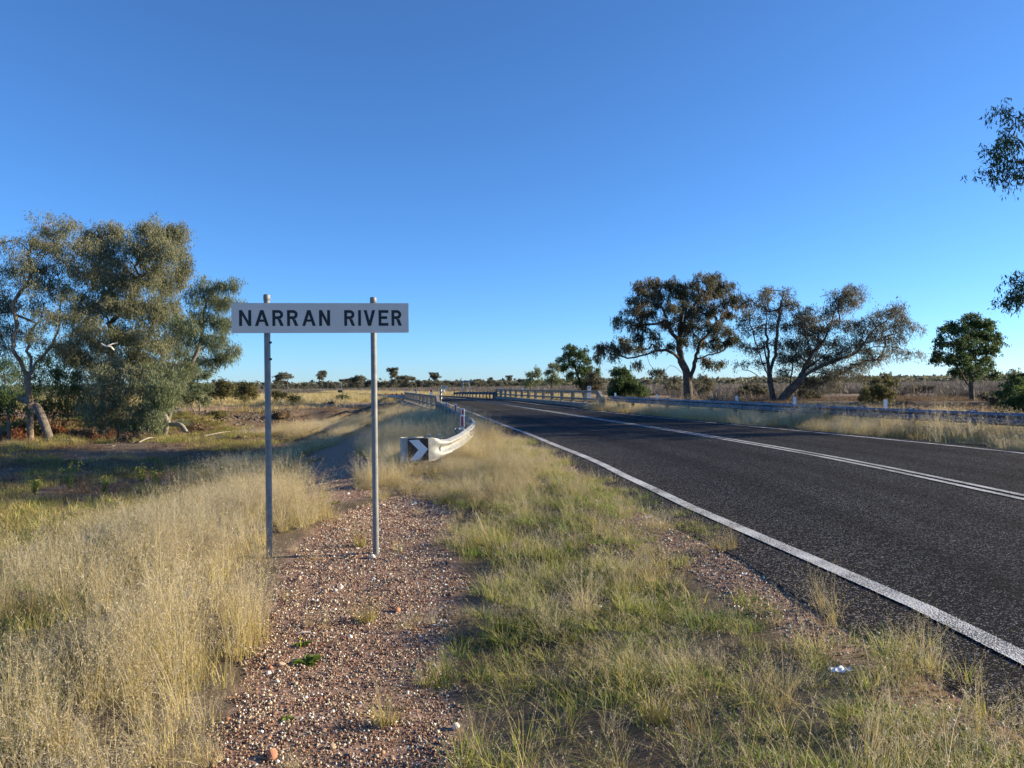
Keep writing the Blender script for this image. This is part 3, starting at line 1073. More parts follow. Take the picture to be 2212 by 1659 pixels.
for (u, vt, d, wd, rf, lb) in ((998.4, 896, 18.9, .112, .25, 'nearest of the red reflector posts behind the near guardrail'),
                               (999.6, 882.4, 23.6, .112, .30, 'red reflector post just behind the nearest one on the curving guardrail'),
                               (983.8, 872.7, 28.0, .105, .33, 'third red reflector post along the curving guardrail'),
                               (964, 869.6, 33.0, .10, .33, 'farthest red reflector post in the grass before the bridge parapet')):
    p = at(u, vt, d)
    guide_post(p.x, p.y, p.z, 0, wd, lb, reflector=rf, group='red reflector posts on the near guardrail', rz=R(-3))
for k, (u, vt, vb, lb) in enumerate(((1912.5, 862.5, 896, 'white guide post behind the far guardrail nearest the right edge'),
                                     (1716.5, 857.4, 880, 'white guide post behind the guardrail right of the leaning box tree trunk'),
                                     (1591, 855, 868, 'white guide post behind the guardrail between the two big trees'),
                                     (1418.7, 851.7, 862, 'white guide post behind the guardrail left of the big gum trunk'),
                                     (1329, 848.5, 858, 'white guide post behind the guardrail close to the parapet end'))):
    d = (22.8, 27.6, 32.0, 38.8, 43.0)[k]
    p = at(u, vt, d)
    guide_post(p.x, p.y, p.z, 0, .105, lb, reflector=0, rz=R(-12), group='white guide posts behind the far guardrail')
for (u, vt, d, ln, lb) in ((946.5, 841, 121, 0, 'tall white guide post just past the bridge beside the striped marker'),
                           (891.8, 841.4, 148, -.05, 'white guide post above the far end of the near parapet'),
                           (849.3, 840.2, 166, 0, 'white guide post right of the right sign pole on the far verge'),
                           (783.5, 840, 208, .12, 'leaning white guide post left of the right sign pole on the far verge'),
                           (700.5, 841, 262, 0, 'white guide post midway between the two sign poles on the horizon'),
                           (594.7, 843.5, 320, 0, 'tiny white guide post right of the left sign pole on the horizon'),
                           (950.3, 846, 118, 0, 'short white guide post left of the small teal sign')):
    p = at(u, vt, d)
    guide_post(p.x, p.y, p.z, 0, .15 if d > 125 else .12, lb, reflector=0, rz=R(5), lean=ln, group='white guide posts on the far verge', zb=min(p.z - .75, tz(p.x, p.y)))

# ------------------------------------------------------------------ bridge
bridge = empty('road_bridge', (-1.5, 60, -.1))
tag(bridge, 'low concrete road bridge with open post and rail parapets', 'bridge')
BO = Vector(bridge.location)
RA, RB = Vector((5.12, 43.6, 0)), Vector((-1.75, 82.0, 0))
LA, LB = Vector((-4.0, 39.6, 0)), Vector((-10.25, 71.0, 0))


def parapet(A, B, zo, nb, inner, slant, tag_):
    d = (B - A); Ltot = d.length; t = d.normalized(); nrm = Vector((t.y, -t.x, 0))
    rz = math.atan2(t.y, t.x)
    bay = Ltot / nb

    def bar(name, s0, s1, z0, z1, wd, off=0.0, bev=.008, mat=None):
        c = A + t * (s0 + s1) / 2 + nrm * off
        mb = MB(); mb.box((c.x - BO.x, c.y - BO.y, (z0 + z1) / 2 - BO.z), (s1 - s0, wd, z1 - z0), rz, bev=bev)
        return mb.build(name, mat or M['conc'], bridge)
    # kerb / edge beam
    for k in range(nb):
        bar('kerb', k * bay + .004, (k + 1) * bay - .004, zo - .05, zo + .25, .42)
        bar('top_rail', k * bay + (.003), (k + 1) * bay - .003, zo + .90, zo + 1.02, .16)
        bar('mid_rail', k * bay + (.003), (k + 1) * bay - .003, zo + .44, zo + .56, .15, off=-inner * .012)
    for k in range(nb + 1):
        s = min(max(k * bay + (.5 * bay if False else 0), .14), Ltot - .14)
        c = A + t * s
        mb = MB()
        mb.box((c.x - BO.x, c.y - BO.y, zo + .575 - BO.z), (.24, .20, .648), rz, bev=.01)
        # spread foot
        mb.box((c.x - BO.x, c.y - BO.y, zo + .285 - BO.z), (.36, .26, .07), rz, top=.72)
        mb.build('post', M['conc'], bridge)
    # slanting end pieces
    for s, sg, on in ((0, -1, slant[0]), (Ltot, 1, slant[1])):
        if not on: continue
        p0 = A + t * s; p1 = p0 + t * (sg * .75)
        mb = MB()
        vs = []
        for off in (-.08, .08):
            for p, z in ((p0, zo + .90), (p0, zo + 1.02), (p1, zo + .66), (p1, zo + .50)):
                q_ = p + nrm * off - BO
                vs.append((q_.x, q_.y, z - BO.z))
        mb.add(vs, [(0, 1, 2, 3), (7, 6, 5, 4), (0, 4, 5, 1), (1, 5, 6, 2), (2, 6, 7, 3), (3, 7, 4, 0)])
        mb.build('rail_end', M['conc'], bridge)
        c = p1 - t * (sg * .1)
        mb = MB(); mb.box((c.x - BO.x, c.y - BO.y, zo + .28 - BO.z), (.45, .3, .62), rz, bev=.02)
        mb.build('end_block', M['conc'], bridge)
    return t, nrm, Ltot, bay


parapet(RA, RB, .035, 13, 1, (1, 1), 'right')
tL, nL, LenL, bayL = parapet(LA, LB, -.10, 10, -1, (1, 1), 'left')
# deck slab with outer faces, just under the surfacing
mb = MB()
dk = [(LA.x - .30, LA.y), (RA.x + .30, RA.y - .3), (RB.x + .30, RB.y), (LB.x - .30 - 2.1, LB.y + 11.0), (LB.x - .30, LB.y)]
mb.prism([(x - BO.x, y - BO.y) for x, y in dk], -.62 - BO.z, -.075 - BO.z)
mb.build('deck', M['conc'], bridge)
for k in range(10):
    s0, s1 = k * bayL + .006, (k + 1) * bayL - .006
    c = LA + tL * (s0 + s1) / 2 - nL * .33
    mb = MB(); mb.box((c.x - BO.x, c.y - BO.y, -.40 - BO.z), (s1 - s0, .12, .50), math.atan2(tL.y, tL.x))
    mb.build('edge_beam', M['conc'], bridge)
for (x, y, l, nm) in ((.5, 47.2, 9.0, 'abutment'), (-6.4, 77.0, 9.6, 'abutment'), (-2.0, 57.0, 8.8, 'pier'), (-4.2, 67.0, 9.2, 'pier')):
    mb = MB(); mb.box((x - BO.x, y - BO.y, -2.1 - BO.z), (l, .8 if nm == 'abutment' else .5, 3.0), R(9), bev=.02)
    mb.build(nm, M['conc'], bridge)
# left wing wall at the far end
c = LB - nL * .35
mb = MB(); mb.box((c.x - BO.x - .2, c.y - BO.y + .4, -1.1 - BO.z), (.5, 1.2, 1.9), R(12), bev=.02)
mb.build('wing_wall', M['conc'], bridge)

# markers on the parapets
for (u, vt, s, lb) in ((939, 848.7, 3.6, 'white post with red cap on the near end of the near parapet'),
                       (903, 856, 17.0, 'white post with red cap midway along the near parapet'),
                       (876.7, 844.4, 30.6, 'white post with red cap on the far end of the near parapet')):
    c = LA + tL * s
    guide_post(c.x, c.y, 1.26, 0, .13, lb, reflector=0, cap=True, zb=.92, group='red capped posts on the near bridge parapet', rz=R(8))
for (s, lb) in ((2.6, 'white marker with grey patch above the near end of the right parapet'), (24.5, 'small white marker above the middle of the right parapet'), (36.0, 'small bluish marker above the far end of the right parapet')):
    tR = (RB - RA).normalized(); c = RA + tR * s + Vector((.14, 0, 0))
    g_ = guide_post(c.x, c.y, 1.34, 0, .22 if s < 5 else .16, lb, reflector=0, zb=.5, group='markers above the right bridge parapet')
    mb = MB(); mb.box((0, -.022, .72), (.12, .006, .08)); mb.build('reflector', M['post_paint'], g_)
# striped hazard board seen almost edge-on
hb = empty('hazard_marker', (-3.72, 38.9, tz(-3.72, 38.9)), R(80))
tag(hb, 'black and white hazard marker board seen edge on at the near parapet end', 'road sign')
mb = MB(); mb.box((0, .03, .65), (.06, .05, 1.5)); mb.build('post', M['timber'], hb)
zt_ = EYE - (839 - 835.5) * 39 / F - hb.location.z
mb = MB(); mb.box((0, 0, zt_ - .30), (.14, .03, .60)); pn = mb.build('panel', M['dark_plate'], hb)
for k in range(3):
    mb = MB(); z = zt_ - .55 + k * .2
    mb.add([(-.068, -.018, z - .03), (.068, -.018, z + .03), (.068, -.018, z + .11), (-.068, -.018, z + .05)], [(0, 1, 2, 3)]); mb.build('stripe', M['white_plate'], pn)

# ------------------------------------------------------------------ far signs, mailbox, mast
p = at(1007, 850, 108)
fs_ = empty('river_name_sign', (p.x, p.y, tz(p.x, p.y)), R(-6))
tag(fs_, 'small grey back of a board on two posts beyond the bridge on the horizon', 'road sign')
z0 = EYE + 8.4 * 108 / F - fs_.location.z
mb = MB(); mb.box((0, .04, z0 + .15), (1.62, .01, .29)); mb.build('board', M['post_paint'], fs_)
for x in (-.41, .45):
    mb = MB(); mb.tube([(x, 0, -.1), (x, 0, z0 + .33)], .05, 8); mb.build('post', M['galv'], fs_)
p = at(998.5, 840, 104)
t_ = empty('marker_sign', (p.x, p.y, tz(p.x, p.y)))
tag(t_, 'single pale post with small dark sign back beside the far river board', 'road sign')
mb = MB(); mb.box((0, 0, .6), (.09, .07, 1.4)); mb.build('post', M['timber'], t_)
mb = MB(); mb.add([(-.22, -.05, 1.75), (0, -.05, 1.32), (.22, -.05, 1.75), (.0, -.05, 1.9), (-.22, -.04, 1.75), (0, -.04, 1.32), (.22, -.04, 1.75), (.0, -.04, 1.9)], [(0, 1, 2, 3), (7, 6, 5, 4), (0, 4, 5, 1), (1, 5, 6, 2), (2, 6, 7, 3), (3, 7, 4, 0)])
mb.build('panel', M['timber'], t_)

p = at(960, 855, 122)
ps = empty('property_sign', (p.x, p.y, tz(p.x, p.y)), R(-4))
tag(ps, 'pale panel with teal lettering on posts among scrub beyond the bridge', 'property sign')
mb = MB(); mb.box((0, 0, 1.42), (.98, .03, .44)); sp_ = mb.build('panel', M['sheet_sign'], ps)
for x in (-.46, .12):
    mb = MB(); mb.box((x, .05, .9 if x < 0 else .6), (.08, .06, 1.9 if x < 0 else 1.3)); mb.build('post', M['white_plate'], ps)
for x in (-.38, -.28, -.19, -.10, .04, .13, .22, .32):
    mb = MB(); mb.box((x, -.02, 1.42 + .012 * math.sin(x * 30)), (.05 + .02 * abs(math.sin(x * 50)), .008, .19)); mb.build('lettering', M['teal'], sp_)
p = at(957.5, 857, 121)
mbx = empty('mail_box', (p.x, p.y, tz(p.x, p.y)))
tag(mbx, 'white box with dark round mouth below the small teal sign', 'mail box')
mb = MB(); mb.box((0, 0, .85), (.34, .40, .34), bev=.04); mb.build('box', M['white_plate'], mbx)
mb = MB(); mb.tube([(0, -.21, .85), (0, -.19, .85)], .12, 14); mb.build('opening', M['black'], mbx)
mb = MB(); mb.box((0, 0, .33), (.08, .08, .75)); mb.build('post', M['timber'], mbx)

p = at(736, 847, 190)
ms = empty('weather_mast', (p.x, p.y, tz(p.x, p.y)))
tag(ms, 'thin pale mast with a dark box at its foot on the far plain', 'mast')
mb = MB(); mb.tube([(.2, 0, 0), (.2, 0, 2.9)], .05, 6); mb.build('pole', M['galv'], ms)
mb = MB(); mb.box((.2, 0, 2.2), (.9, .05, .06)); mb.box((.2, 0, 2.75), (.5, .05, .05)); mb.build('crossbar', M['galv'], ms)
mb = MB(); mb.box((-.1, 0, .55), (1.1, .7, .6)); mb.box((-.5, 0, .2), (.1, .1, .4)); mb.box((.3, 0, .2), (.1, .1, .4)); mb.build('box', M['dark_plate'], ms)


# ------------------------------------------------------------------ trees
def ring_tubes(paths, rads, sides):
    """many tapered tubes -> arrays of quads"""
    VS, FS = [], []
    n0 = 0
    for P, Rr, n in zip(paths, rads, sides):
        P = np.asarray(P, float); m = len(P)
        T = np.gradient(P, axis=0)
        T /= np.linalg.norm(T, axis=1)[:, None] + 1e-9
        ref = np.array([.31, .77, .13]) if abs(T[0, 1]) < .8 else np.array([.9, .1, .3])
        A = np.cross(T, ref); A /= np.linalg.norm(A, axis=1)[:, None] + 1e-9
        B = np.cross(T, A)
        th = np.arange(n) * 2 * math.pi / n
        rr = np.asarray(Rr, float)[:, None, None]
        rg = P[:, None, :] + rr * (A[:, None, :] * np.cos(th)[None, :, None] + B[:, None, :] * np.sin(th)[None, :, None])
        VS.append(rg.reshape(-1, 3))
        i = np.arange(m - 1)[:, None] * n; k = np.arange(n)[None, :]
        k2 = (k + 1) % n
        FS.append(np.stack([i + k, i + k2, i + n + k2, i + n + k], 2).reshape(-1, 4) + n0)
        n0 += m * n
    return np.concatenate(VS), np.concatenate(FS)


def leaf_tris(C, size, width, droop, g, lump=None):
    """one slim triangle pair per leaf at centres C"""
    n = len(C)
    az = g.uniform(0, 2 * math.pi, n)
    # leaf axis: mostly hanging
    pitch = -(droop * math.pi / 2) + g.normal(0, .55, n)
    ax = np.stack([np.cos(az) * np.cos(pitch), np.sin(az) * np.cos(pitch), np.sin(pitch)], 1)
    rnd = g.normal(0, 1, (n, 3))
    sd = np.cross(ax, rnd); sd /= np.linalg.norm(sd, axis=1)[:, None] + 1e-9
    L = size * g.uniform(.6, 1.35, n)[:, None]; Wd = width * g.uniform(.7, 1.3, n)[:, None]
    a = C; b = C + ax * L
    m1 = C + ax * L * .45 + sd * Wd * .5
    m2 = C + ax * L * .45 - sd * Wd * .5
    V_ = np.stack([a, m1, b, m2], 1).reshape(-1, 3)
    F_ = np.arange(n * 4).reshape(n, 4)
    return V_, F_


def make_tree(name, label, cat, base, limbs, clumps, leaves, leaf_mat, bark, r0=.3, size=.16, width=.045, droop=.6, dens=1.0,
              seed=1, twigs=10, sub_r=.42, group=None, gap=.0, bare=0, kind_names=('trunk', 'crown'), shell=.55, dead=None, two=None, nearest_bias=1.0, flat=.75, rmin=.010):
    """limbs: list of polylines (world Vectors, first from the base); clumps: (centre, radius, weight)"""
    g = np.random.default_rng(seed)
    base = np.array(base, float)
    nodes = []; par = []; load = []
    def addn(p, q):
        nodes.append(np.array(p, float)); par.append(q); return len(nodes) - 1
    # main limbs
    for li, L_ in enumerate(limbs):
        P = [np.array(p, float) for p in L_]
        if li == 0:
            cur = addn(P[0], -1)
        else:
            D = np.array([np.linalg.norm(nd - P[0]) for nd in nodes]); cur = int(np.argmin(D))
        PP = catmull([Vector(nodes[cur])] + [Vector(p) for p in P[1:]], .45)
        for q in PP[1:]:
            q = np.array(q) + g.normal(0, .035, 3) * min(1.5, np.linalg.norm(nodes[0] - nodes[-1]) * .25 + .2)
            cur = addn(q, cur)
    nl = len(nodes)
    top0 = nodes[0]
    order = sorted(range(len(clumps)), key=lambda i: np.linalg.norm(np.array(clumps[i][0]) - nodes[nl - 1 if nl > 2 else 0]))
    tips = []; tipw = []
    for ci in order:
        c, r, wt = clumps[ci]
        c = np.array(c, float)
        A = np.array(nodes); dv = c - A
        dist = np.linalg.norm(dv, axis=1)
        hpen = np.where(A[:, 2] > c[2] + r * .3, 2.0, 0) * r + np.where(A[:, 2] < base[2] + .25 * (c[2] - base[2]), 1.0, 0) * r * .8
        j = int(np.argmin(dist * nearest_bias + hpen))
        start = nodes[j]
        cc = c - np.array([0, 0, r * .25])
        m = max(2, int(np.linalg.norm(cc - start) / .45))
        mid = (start + cc) / 2 + g.normal(0, .10, 3) * np.linalg.norm(cc - start) + np.array([0, 0, -.05 * np.linalg.norm(cc - start)])
        cur = j; local = []
        for k in range(1, m + 1):
            t = k / m
            p = start * (1 - t) ** 2 + mid * 2 * t * (1 - t) + cc * t * t + g.normal(0, .05, 3)
            cur = addn(p, cur)
            if np.linalg.norm(p - c) < r * 1.1: local.append(cur)
        if not local: local = [cur]
        nt_ = max(4, int(1.9 * twigs * wt * (r / 1.0) ** 1.6))
        for k in range(nt_):
            u = g.normal(0, 1, 3); u /= np.linalg.norm(u)
            q = c + u * r * (g.uniform(0, 1) ** (1 - shell)) * np.array([1, 1, flat])
            La = np.array([nodes[i] for i in local])
            jj = local[int(np.argmin(np.linalg.norm(La - q, axis=1) + g.uniform(0, .3 * r, len(local))))]
            s = nodes[jj]
            mid = (s + q) / 2 + g.normal(0, .13, 3) * np.linalg.norm(q - s)
            a = addn(mid, jj); b = addn(q, a)
            if k % 3 == 0: local.append(a)
            tips.append(b); tipw.append(1.0)
    # pipe model
    w_ = np.zeros(len(nodes))
    ch = [[] for _ in nodes]
    for i, p in enumerate(par):
        if p >= 0: ch[p].append(i)
    for i in tips: w_[i] += 1
    for i in range(len(nodes) - 1, 0, -1):
        if w_[i] == 0: w_[i] = .5
        w_[par[i]] += w_[i] if par[i] >= 0 else 0
    rad = r0 * (w_ / w_[0]) ** .60
    rad = np.maximum(rad, rmin)
    A = np.array(nodes)
    # paths: follow the heaviest child
    paths, rads, sides = [], [], []
    def emit(i0, i1):
        P = [i0, i1]; cur = i1
        others = []
        while ch[cur]:
            h = max(ch[cur], key=lambda c: w_[c])
            others += [(cur, c) for c in ch[cur] if c != h]
            P.append(h); cur = h
        rr = rad[P].copy(); rr[0] = min(rad[P[0]], rad[P[1]] * 1.25); rr[-1] *= .4
        paths.append(A[P]); rads.append(rr)
        sides.append(10 if rr[0] > .12 else (6 if rr[0] > .04 else 3))
        return others
    st = [(0, c) for c in ch[0]]
    while st:
        a, b = st.pop()
        st += emit(a, b)
    # root flare
    for P, rr in zip(paths, rads):
        if np.allclose(P[0], A[0]):
            P[0][2] -= .25
            rr[0] = rad[0] * 1.2
            if len(rr) > 2: rr[1] = max(rr[1], rad[0] * 1.05)
    v, f = ring_tubes(paths, rads, sides)
    root = empty(name, base)
    tag(root, label, cat, group)
    me = np_mesh(kind_names[0], v - base, f, BARKS[bark], smooth=True)
    link(bpy.data.objects.new(kind_names[0], me), root)
    # leaves
    Tp = A[tips]
    nlv = max(4, int(leaves * dens / max(len(tips), 1)))
    keep = g.uniform(0, 1, len(Tp)) > gap
    Tp = Tp[keep]
    per = 11                                   # leaves along one hanging spray
    ns_ = max(1, int(round(nlv / per)))
    S0 = np.repeat(Tp, ns_, 0)
    m_ = len(S0)
    S0 = S0 + g.normal(0, 1, (m_, 3)) * np.array([1, 1, .7]) * sub_r * .46
    a_ = g.uniform(0, 6.283, m_)
    dn = -(droop * 1.25) + g.normal(0, .45, m_)
    dr_ = np.stack([np.cos(a_) * np.cos(dn), np.sin(a_) * np.cos(dn), np.sin(dn)], 1)
    Ls = sub_r * g.uniform(.5, 1.5, m_)
    t_ = np.tile(np.linspace(0, 1, per), m_)
    C = np.repeat(S0, per, 0) + np.repeat(dr_ * Ls[:, None], per, 0) * t_[:, None] + g.normal(0, .11 * sub_r, (m_ * per, 3))
    C = C[C[:, 2] > base[2] + .05]
    n = len(C)
    V_, F_ = leaf_tris(C, size, width, droop, g)
    val = np.clip(g.normal(.42, .13, n), 0, 1)
    me = np_mesh(kind_names[1], V_ - base, F_, LEAF[leaf_mat], {'v': val})
    link(bpy.data.objects.new(kind_names[1], me), root)
    if dead:
        dv, df = ring_tubes([np.array(d[0]) for d in dead], [d[1] for d in dead], [6] * len(dead))
        me = np_mesh('dead_branch', dv - base, df, M['whitewood'], smooth=True)
        link(bpy.data.objects.new('dead_branch', me), root)
    return root


def PL(d, pts, dd=None):
    """limb polyline from photograph pixels at depth d (+ offsets)"""
    out = []
    for i, p in enumerate(pts):
        out.append(at(p[0], p[1], d + (p[2] if len(p) > 2 else 0)))
    return out


def CLS(d, items, spread=.8, seed=3, wt=1.0):
    """clumps from pixels (u, v, radius px [, depth offset m]); radius turned to metres"""
    g = np.random.default_rng(seed)
    out = []
    for it in items:
        u, v, r = it[:3]
        rm = r * d / F
        dz = it[3] if len(it) > 3 else g.uniform(-1, 1) * spread
        out.append((at(u, v, d + dz), rm, wt))
    return out


def on_ground(u, v, d):
    x = ray(u, v)[0] * d
    return Vector((x, d, tz(x, d)))


# --- left river bank group
b0 = on_ground(65, 893, 48); 
tA = [b0] + PL(48, [(64, 870), (61, 838), (57, 812)])
limbsA = [tA, PL(48, [(57, 812), (42, 780, -.5), (20, 745, -1), (2, 715, -1.5)]),
          PL(48, [(57, 812), (75, 785, .3), (108, 752, .6), (128, 700, .8), (130, 650, .5), (140, 610, 1)]),
          PL(48, [(62, 800), (66, 770, 1), (60, 735, 1.5), (85, 690, 2)]),
          PL(48, [(108, 752), (150, 735, 1.2), (175, 705, 2)]),
          PL(48, [(20, 745), (35, 700, -.6), (28, 660, -.8), (60, 610, 0), (85, 560, 0)])]
clA = CLS(48, [(98, 482, 36), (70, 520, 40), (120, 520, 42), (48, 560, 34), (85, 575, 45), (140, 560, 36), (28, 585, 24), (55, 612, 28), (110, 620, 40), (150, 620, 34), (20, 665, 30), (60, 660, 30),
                  (110, 680, 34), (160, 680, 38), (30, 710, 34), (80, 720, 28), (5, 640, 26), (10, 745, 30), (120, 740, 30), (160, 740, 32), (150, 480, 26), (-30, 600, 50), (-40, 690, 60), (-30, 520, 40)], 1.8, 4)
make_tree('river_red_gum', 'pale trunked forked eucalypt at the left edge with thin bare limbs under its crown', 'tree', b0, limbsA, clA, 60000, 'coolibah', 'pink', r0=.20, size=.15, width=.038, droop=.8, seed=21, twigs=11, gap=.12, sub_r=.52)

b0 = on_ground(222, 905, 51)
limbsB = [[b0] + PL(51, [(228, 860), (232, 810), (240, 760), (238, 700), (225, 640), (215, 580)]),
          PL(51, [(232, 810), (290, 770, 1), (320, 720, 1.5), (345, 650, 1.5), (350, 580, 1)]),
          PL(51, [(240, 760), (200, 720, -1), (180, 660, -1.5), (170, 600, -1)]),
          PL(51, [(228, 860), (280, 830, -1), (330, 800, -1.2), (380, 780, -1.5)]),
          PL(51, [(238, 700), (285, 640, .5), (290, 580, .5), (335, 520, .5)])]
clB = CLS(51, [(215, 505, 38), (248, 500, 28), (190, 530, 34), (235, 545, 42), (325, 495, 38), (362, 505, 30), (385, 498, 20), (300, 530, 34), (350, 545, 44), (385, 540, 22), (200, 590, 44), (255, 600, 48), (310, 600, 46), (360, 605, 44), (395, 590, 24),
                  (190, 655, 44), (245, 660, 50), (305, 665, 48), (360, 665, 46), (205, 720, 44), (265, 725, 48), (325, 730, 48), (375, 730, 40), (225, 780, 44), (290, 785, 50), (345, 790, 46), (395, 790, 30),
                  (400, 570, 18), (170, 700, 30), (160, 760, 34)], 2.4, 5)
make_tree('river_red_gum', 'largest dense grey green eucalypt of the left river bank with rounded double top', 'tree', b0, limbsB, clB, 170000, 'coolibah', 'dark', r0=.30, size=.15, width=.042, droop=.9, seed=22, twigs=12, gap=.08, sub_r=.52,
          dead=[([at(218, 742, 47.5), at(228, 748, 47.5), at(238, 748, 47.6), at(246, 756, 47.8)], [.05, .07, .08, .05]), ([at(232, 747, 47.5), at(245, 742, 47.6), at(254, 741, 47.8)], [.05, .04, .02])])

b0 = on_ground(352, 905, 47)
limbsC = [[b0] + PL(47, [(372, 870), (392, 835), (408, 800), (425, 765)]),
          PL(47, [(392, 835), (360, 800, .5), (340, 770, 1)]),
          PL(47, [(425, 765), (455, 740, .5), (490, 755, .6), (512, 752, .5)]),
          PL(47, [(408, 800), (450, 780, 0), (485, 790, 0)]),
          PL(47, [(425, 765), (440, 700, .5), (445, 650, .3), (470, 620, .2)])]
clC = CLS(47, [(445, 615, 22), (425, 640, 26), (478, 612, 18), (498, 612, 16), (462, 645, 26), (495, 650, 22), (435, 680, 30), (475, 690, 28), (500, 690, 16), (430, 725, 32), (465, 730, 26), (410, 760, 30), (505, 748, 14), (475, 765, 20), (450, 775, 22),
                  (495, 765, 12), (395, 700, 30), (390, 800, 34), (360, 820, 36), (350, 860, 32)], 1.6, 6)
make_tree('young_gum', 'leaning feathery eucalypt whose thin branches reach towards the NARRAN RIVER board', 'tree', b0, limbsC, clC, 46000, 'willowy', 'grey', r0=.15, size=.16, width=.036, droop=.9, seed=23, twigs=10, gap=.16, sub_r=.46)

# low skirts of saplings under the big one
for (u, v, d, items, lb, lf, nlv) in (
        (255, 915, 44, [(255, 850, 38), (235, 880, 36), (280, 870, 38), (265, 905, 28), (300, 892, 30), (225, 820, 38), (285, 830, 34), (250, 790, 36), (300, 800, 34), (215, 900, 26), (200, 870, 30), (240, 912, 22), (275, 915, 22), (290, 908, 22)], 'silvery grey sapling thicket below the large left eucalypt', 'coolibah', 32000),
        (312, 935, 43, [(310, 880, 32), (330, 860, 34), (300, 910, 24), (345, 830, 34), (320, 835, 32), (330, 902, 24), (355, 870, 26), (370, 840, 28), (340, 800, 30), (380, 810, 24), (318, 922, 20), (340, 918, 18), (300, 925, 18)], 'drooping silver green sapling nearest the dead log', 'willowy', 26000),
        (150, 905, 53, [(140, 850, 44), (180, 860, 44), (105, 855, 40), (165, 805, 44), (120, 800, 44), (200, 880, 34), (150, 885, 36), (190, 820, 40), (105, 885, 30), (90, 820, 34), (145, 760, 36), (100, 770, 30), (210, 850, 36)], 'dark bushy sapling between pale trunk and large eucalypt', 'green', 34000),
        (20, 890, 60, [(10, 800, 50), (-10, 850, 50), (40, 840, 44), (30, 780, 36), (20, 860, 36), (-40, 800, 60), (70, 850, 34), (55, 800, 30)], 'dark leafy thicket behind the pale forked trunk at the left edge', 'green', 22000),
        (22, 905, 43, [(15, 860, 28), (-5, 850, 36), (35, 885, 18), (5, 885, 28), (-30, 870, 40)], 'low leafy shrub left of the pale forked trunk', 'green', 7000)):
    b0 = on_ground(u, v, d)
    tp = at(items[0][0], items[0][1] + 10, d)
    make_tree('sapling_thicket', lb, 'shrub', b0, [[b0, b0.lerp(tp, .5), tp]], CLS(d, items, 1.0, int(u)), int(nlv * .8), lf, 'grey', r0=.07, size=.16, width=.045, droop=.85, seed=int(u) + 3, twigs=8, sub_r=.52, gap=.22)

# small green trees and bushes right of the group
for (u, v, d, items, lb, lf, nlv, r0, nm, cat) in (
        (432, 862, 66, [(425, 815, 16), (440, 805, 12), (430, 835, 18), (412, 830, 14), (445, 835, 12)], 'thin pale sapling right of the leaning eucalypt', 'willowy', 4500, .07, 'sapling', 'tree'),
        (478, 858, 75, [(475, 828, 16), (460, 840, 15), (492, 838, 15), (478, 848, 16)], 'olive bush left of two others behind the NARRAN RIVER board post', 'olive', 5000, .06, 'wattle_bush', 'shrub'),
        (530, 858, 80, [(520, 835, 15), (540, 832, 12), (548, 843, 14), (510, 846, 14), (530, 848, 16)], 'olive bush just left of the left sign pole', 'olive', 5000, .06, 'wattle_bush', 'shrub'),
        (600, 862, 78, [(596, 848, 10), (612, 852, 9), (628, 856, 8), (640, 858, 6)], 'low olive bush just right of the left sign pole', 'olive', 2600, .05, 'wattle_bush', 'shrub'),
        (425, 868, 62, [(405, 855, 14), (440, 858, 14), (380, 850, 18), (420, 848, 14)], 'low grey green bush at the foot of the pale sapling', 'willowy', 3500, .05, 'wattle_bush', 'shrub'),
        (742, 867, 88, [(742, 856, 10), (735, 860, 8), (749, 861, 8), (742, 865, 9)], 'small dark round bush on the golden plain between the sign poles', 'green', 2600, .05, 'round_bush', 'shrub'),
        (657, 872, 84, [(650, 862, 8), (664, 866, 8)], 'small dusty bush on the plain left of the dark round bush', 'willowy', 900, .03, 'plain_bush', 'shrub'),
        (713, 880, 80, [(712, 872, 8), (720, 876, 7)], 'small brown bush at the river bank below the dark round bush', 'box', 900, .03, 'plain_bush', 'shrub'),
        (775, 872, 92, [(770, 866, 8), (785, 866, 8), (800, 862, 7)], 'low green bush beside the right sign pole on the plain', 'olive', 1300, .03, 'plain_bush', 'shrub')):
    b0 = on_ground(u, v, d)
    tp = at(items[0][0], items[0][1] + 6, d)
    make_tree(nm, lb, cat, b0, [[b0, b0.lerp(tp, .5), tp]], CLS(d, items, .8, int(u)), nlv, lf, 'grey', r0=r0, size=.20, width=.065, droop=.4, seed=int(u) + 5, twigs=10, sub_r=.4)
# green weedy plant by the near track
b0 = gp(815, 914)
g0 = b0 + Vector((0, 0, .35))
make_tree('weed_bush', 'bright green leafy weed at the edge of the bare track behind the right sign pole', 'plant', b0, [[b0, g0]], [(b0 + Vector((.0, 0, .35)), .38, 1), (b0 + Vector((.25, .1, .5)), .25, 1), (b0 + Vector((-.2, .1, .45)), .22, 1)], 2600, 'green', 'grey', r0=.02, size=.09, width=.04, droop=.2, seed=77, twigs=40, sub_r=.10)

